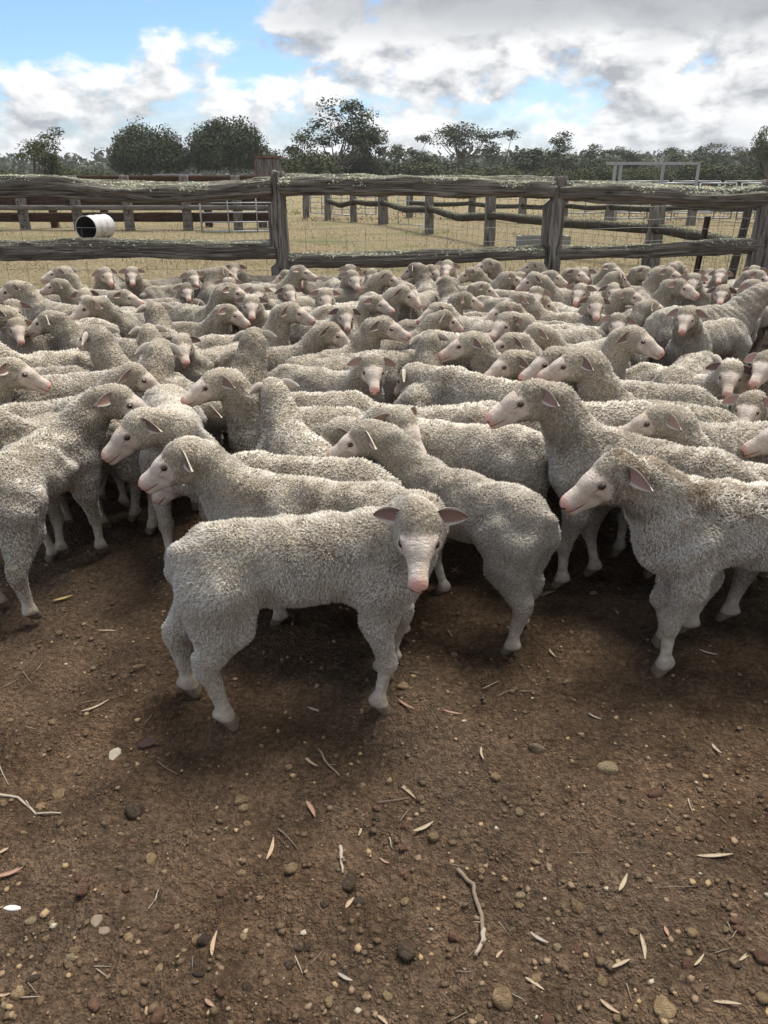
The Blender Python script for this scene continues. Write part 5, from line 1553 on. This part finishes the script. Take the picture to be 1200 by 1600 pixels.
def leaf(pa, pb, wpx, kind, curl=0.0):
    a = Vector(ground_xy(*pa) + (0,)); b = Vector(ground_xy(*pb) + (0,))
    L = (b - a).length; d = (b - a) / L; sd_ = Vector((-d.y, d.x, 0))
    w_ = 0.55 * wpx / FPX * math.hypot(a.length, CAM_H)
    n = 8; vs = []
    for k in range(n + 1):
        u = k / n; hw_ = w_ * 0.5 * (math.sin(math.pi * u ** 0.8) ** 0.8) + 0.0006
        c = d * (L * u) + sd_ * curl * L * math.sin(math.pi * u)
        z = 0.004 + 0.16 * L * (abs(u - 0.5) ** 2) * random.uniform(.8, 1.2)
        for s_ in (-1, 0, 1):
            vs.append(c + sd_ * hw_ * s_ + Vector((0, 0, z + (0.28 * hw_ if s_ else 0))))
    m_ = len(vs)
    vs += [v_ - Vector((0, 0, 0.0012)) for v_ in vs]
    fs = []
    for k in range(n):
        for j in range(2):
            q_ = k * 3 + j; f_ = (q_, q_ + 3, q_ + 4, q_ + 1); fs += [f_[::-1], tuple(m_ + i for i in f_)]
        for j in (0, 2): q_ = k * 3 + j; fs.append((q_, q_ + 3, q_ + 3 + m_, q_ + m_))
    mb = MB(); mb.add(vs, fs)
    lab = {'tan': 'slender tan gum leaf curled on the dirt', 'red': 'slender reddish gum leaf lying on the dirt', 'cream': 'bleached cream gum leaf lying on the dirt',
           'grey': 'grey brittle gum leaf lying on the dirt', 'yellow': 'yellowed gum leaf trodden into the dirt'}[kind]
    mb.build('gum_leaf', LM[kind], smooth=True, loc=(a.x, a.y, gz((a.x + b.x) / 2, (a.y + b.y) / 2) + random.uniform(-0.002, 0.003)), label=lab, category='leaf', group=kind + ' gum leaves on the dirt')
LEAVES = [((473, 1172), (496, 1193), 7, 'tan'), ((615, 1213), (650, 1243), 10, 'tan'), ((646, 1297), (677, 1282), 10, 'cream'), ((478, 1246), (492, 1271), 11, 'red'), ((416, 1338), (427, 1303), 9, 'tan'),
          ((540, 1412), (553, 1396), 10, 'tan'), ((-5, 1375), (38, 1360), 11, 'red'), ((331, 1494), (339, 1455), 9, 'tan'), ((1088, 1341), (1144, 1338), 9, 'cream'), ((966, 1398), (979, 1371), 9, 'cream'),
          ((1000, 1462), (1007, 1502), 9, 'cream'), ((956, 1515), (984, 1502), 8, 'cream'), ((821, 1522), (851, 1542), 8, 'cream'), ((829, 1451), (858, 1468), 8, 'grey'), ((1155, 1502), (1178, 1484), 6, 'cream'),
          ((1113, 1570), (1157, 1574), 7, 'cream'), ((938, 1560), (968, 1582), 9, 'tan'), ((528, 1517), (551, 1529), 8, 'grey'), ((128, 1118), (172, 1099), 6, 'cream'), ((152, 987), (190, 988), 5, 'tan'),
          ((82, 934), (113, 925), 10, 'yellow'), ((752, 1168), (756, 1188), 6, 'cream'), ((1111, 1168), (1126, 1183), 8, 'cream'), ((776, 1492 + 0), (786, 1480), 6, 'tan'), ((622, 1098), (648, 1113), 8, 'red'),
          ((692, 1113), (722, 1119), 6, 'red'), ((858, 1012), (869, 1025), 5, 'cream'), ((919, 1116), (940, 1126), 5, 'grey'), ((1092, 1013), (1122, 1021), 6, 'grey'), ((700, 980), (708, 992), 4, 'tan'),
          ((1038, 1450), (1045, 1466), 8, 'red'), ((320, 1560), (335, 1572), 9, 'red'), ((594, 1330), (608, 1338), 6, 'red'), ((480, 1100), (508, 1110), 6, 'grey'), ((590, 1585), (606, 1600), 8, 'tan'),
          ((-3, 1560), (18, 1557), 6, 'tan'), ((0, 1335), (14, 1327), 8, 'tan'), ((705, 893), (716, 884), 6, 'red'), ((704, 886), (717, 894), 4, 'red'), ((560, 1295), (565, 1278), 5, 'cream'), ((1085, 1508), (1100, 1490), 5, 'cream')]
for e_ in LEAVES: leaf(*e_, curl=random.uniform(-.08, .08))

def stick(pix, wpx, m, label, group, cat='twig', z=0.004, taper=0.5):
    pts = [Vector(ground_xy(*p) + (0,)) for p in pix]
    pts = [Vector((p.x, p.y, gz(p.x, p.y) + z)) for p in pts]
    o = pts[0].copy(); r = wpx / FPX * math.hypot(o.length, CAM_H) * 0.5
    fine = []
    for i in range(len(pts) - 1):
        for k in range(3):
            p = pts[i].lerp(pts[i + 1], k / 3); fine.append(p - o + Vector((random.uniform(-1, 1), random.uniform(-1, 1), random.uniform(0, 1))) * r * 0.5)
    fine.append(pts[-1] - o)
    mb = MB(); mb.tube(fine, [r * (1 - (1 - taper) * k / (len(fine) - 1)) for k in range(len(fine))], 6)
    # a snapped side shoot
    if len(fine) > 4:
        q_ = fine[len(fine) // 2]; e_ = q_ + Vector((random.uniform(-1, 1), random.uniform(-1, 1), 0.5)) * r * 5
        mb.tube([q_, e_], [r * 0.6, r * 0.3], 5)
    props = dict(label=label, category=cat)
    if group: props['group'] = group
    mb.build(cat, m, smooth=True, loc=o, **props)
stick([(715, 1362), (738, 1378), (750, 1412), (757, 1450), (752, 1475), (743, 1493)], 6.5, m_stick, 'thick curved root fragment bleached white at its split end', None, 'root', z=0.008, taper=0.9)
stick([(757, 1450), (753, 1472), (743, 1491)], 7.5, m_pale_stick, 'bleached split strip of bark on the curved root', None, 'bark', z=0.010, taper=0.6)
stick([(531, 1318), (534, 1340), (535, 1360)], 6.5, m_pale_stick, 'straight pale stick beside a cluster of dark clods', None, 'stick')
stick([(497, 1163), (512, 1188), (530, 1212)], 4.5, m_stick, 'thin dark twig beside a tan leaf on the open dirt', None)
stick([(-8, 1247), (28, 1247), (55, 1266), (95, 1271)], 4.5, m_pale_stick, 'long bent pale twig trailing along the dirt', None)
stick([(830, 934), (850, 929), (869, 921)], 7, m_stick, 'stout brown stick lying behind the hind hooves of a sheep', None, 'stick')
tg = ('thin dry twig lying on the dirt', 'thin dry twigs on the dirt')
for pix in ([(433, 1283), (447, 1303), (465, 1322)], [(245, 1182), (260, 1196), (276, 1204)], [(0, 1199), (6, 1214), (13, 1226)], [(505, 1250), (536, 1262)], [(733, 1490), (742, 1477)], [(240, 1400), (246, 1382)],
            [(231, 1415), (240, 1399)], [(700, 1348), (728, 1356)], [(712, 1514), (735, 1518)], [(780, 1433), (796, 1450)], [(590, 1253), (640, 1240)], [(775, 1090), (800, 1082)], [(1030, 1387), (1088, 1390)],
            [(40, 1135 + 0), (58, 1140)], [(0, 1070), (28, 1054)], [(35, 1045), (50, 1063)], [(57, 1045), (66, 1032)], [(125, 1101), (150, 1099)], [(225, 1135), (238, 1122)], [(640, 1050), (666, 1054)], [(755, 1075), (780, 1066)],
            [(980, 1533), (988, 1560)], [(1115, 1490), (1138, 1485)], [(1135, 1445), (1141, 1464)], [(1140, 1472), (1150, 1460)], [(810, 1085), (848, 1083)], [(1075, 1245), (1082, 1268)], [(1125, 1275), (1136, 1290)],
            [(1040, 1270), (1068, 1286)], [(895, 1330), (920, 1330)], [(460, 1485), (472, 1515)], [(490, 1500), (505, 1480)], [(145, 1508), (172, 1507)], [(150, 1512), (168, 1528)], [(45, 1540), (60, 1558)], [(35, 1565), (65, 1562)],
            [(300, 1510), (301, 1492)], [(625, 1280), (640, 1255)], [(608, 1302), (613, 1318)], [(700, 1590), (730, 1578)], [(800, 1550), (822, 1560)], [(870, 1500), (882, 1515)]):
    stick(pix, random.uniform(1.3, 2.3), random.choice((m_stick, m_stick, m_pale_stick)), tg[0], tg[1])
# grey chip, bird splash, black bark
def chip(px, py, sx, sy, h_, m, name, label, cat):
    x, y = ground_xy(px, py); s_ = math.hypot(math.hypot(x, y), CAM_H) / FPX
    n = 9; vs, r_ = [], random.Random(int(px))
    rad = [r_.uniform(.75, 1.1) for _ in range(n)]
    for z, k in ((0, 1.0), (h_ * 0.8, 0.96), (h_, 0.8)):
        for i in range(n):
            a = 2 * math.pi * i / n; vs.append((math.cos(a) * sx * s_ * rad[i] * k / 2, math.sin(a) * sy * s_ * rad[i] * k / 2, z + (r_.uniform(-.1, .1) * h_ if z else 0)))
    fs = [(j * n + i, j * n + (i + 1) % n, (j + 1) * n + (i + 1) % n, (j + 1) * n + i) for j in range(2) for i in range(n)] + [tuple(2 * n + i for i in range(n))]
    mb = MB(); mb.add(vs, fs); mb.build(name, m, loc=(x, y, gz(x, y) - 0.001), rot=(0, 0, r_.uniform(-.5, .5)), label=label, category=cat)
m_white, t = mat('white_splash')
t.principled(t.mix(t.noise(t.coord('Object'), 300, 3, 0.6), (0.32, 0.30, 0.27), (0.70, 0.70, 0.69)), 0.8, 0.2)
chip(178, 1174, 17, 26, 0.006, m_pale_stick, 'wood_chip', 'flat grey square wood chip on the dirt', 'chip')
chip(19, 1418, 24, 10, 0.0045, m_white, 'bird_dropping', 'white bird dropping splashed on the dirt', 'dropping')
chip(230, 1156, 32, 18, 0.010, m_picket, 'bark_piece', 'black scrap of bark on the dirt before the sheep standing alone', 'bark')
chip(150, 1440, 17, 22, 0.008, m_stick, 'bark_piece', 'grey twisted bark scrap with a pale torn edge', 'bark')
chip(163, 1455, 18, 14, 0.007, m_stick, 'bark_piece', 'pale torn bark flake beside the grey twisted scrap', 'bark')
# ------------------------------------------------------------------ the air between here and the far trees
m_haze = bpy.data.materials.new('haze'); m_haze.use_nodes = True
nt = m_haze.node_tree; nt.nodes.clear()
pv = nt.nodes.new('ShaderNodeVolumePrincipled'); pv.inputs['Color'].default_value = (0.86, 0.91, 0.97, 1); pv.inputs['Density'].default_value = 0.00042
pv.inputs['Anisotropy'].default_value = 0.3
mo = nt.nodes.new('ShaderNodeOutputMaterial'); nt.links.new(pv.outputs[0], mo.inputs['Volume'])
mb = MB(); mb.box((-1900, -1900, -3.0), (1900, 3100, 32.0))
mb.build('haze', m_haze, kind='stuff', label='thin pale haze hanging over the whole pasture', category='haze')
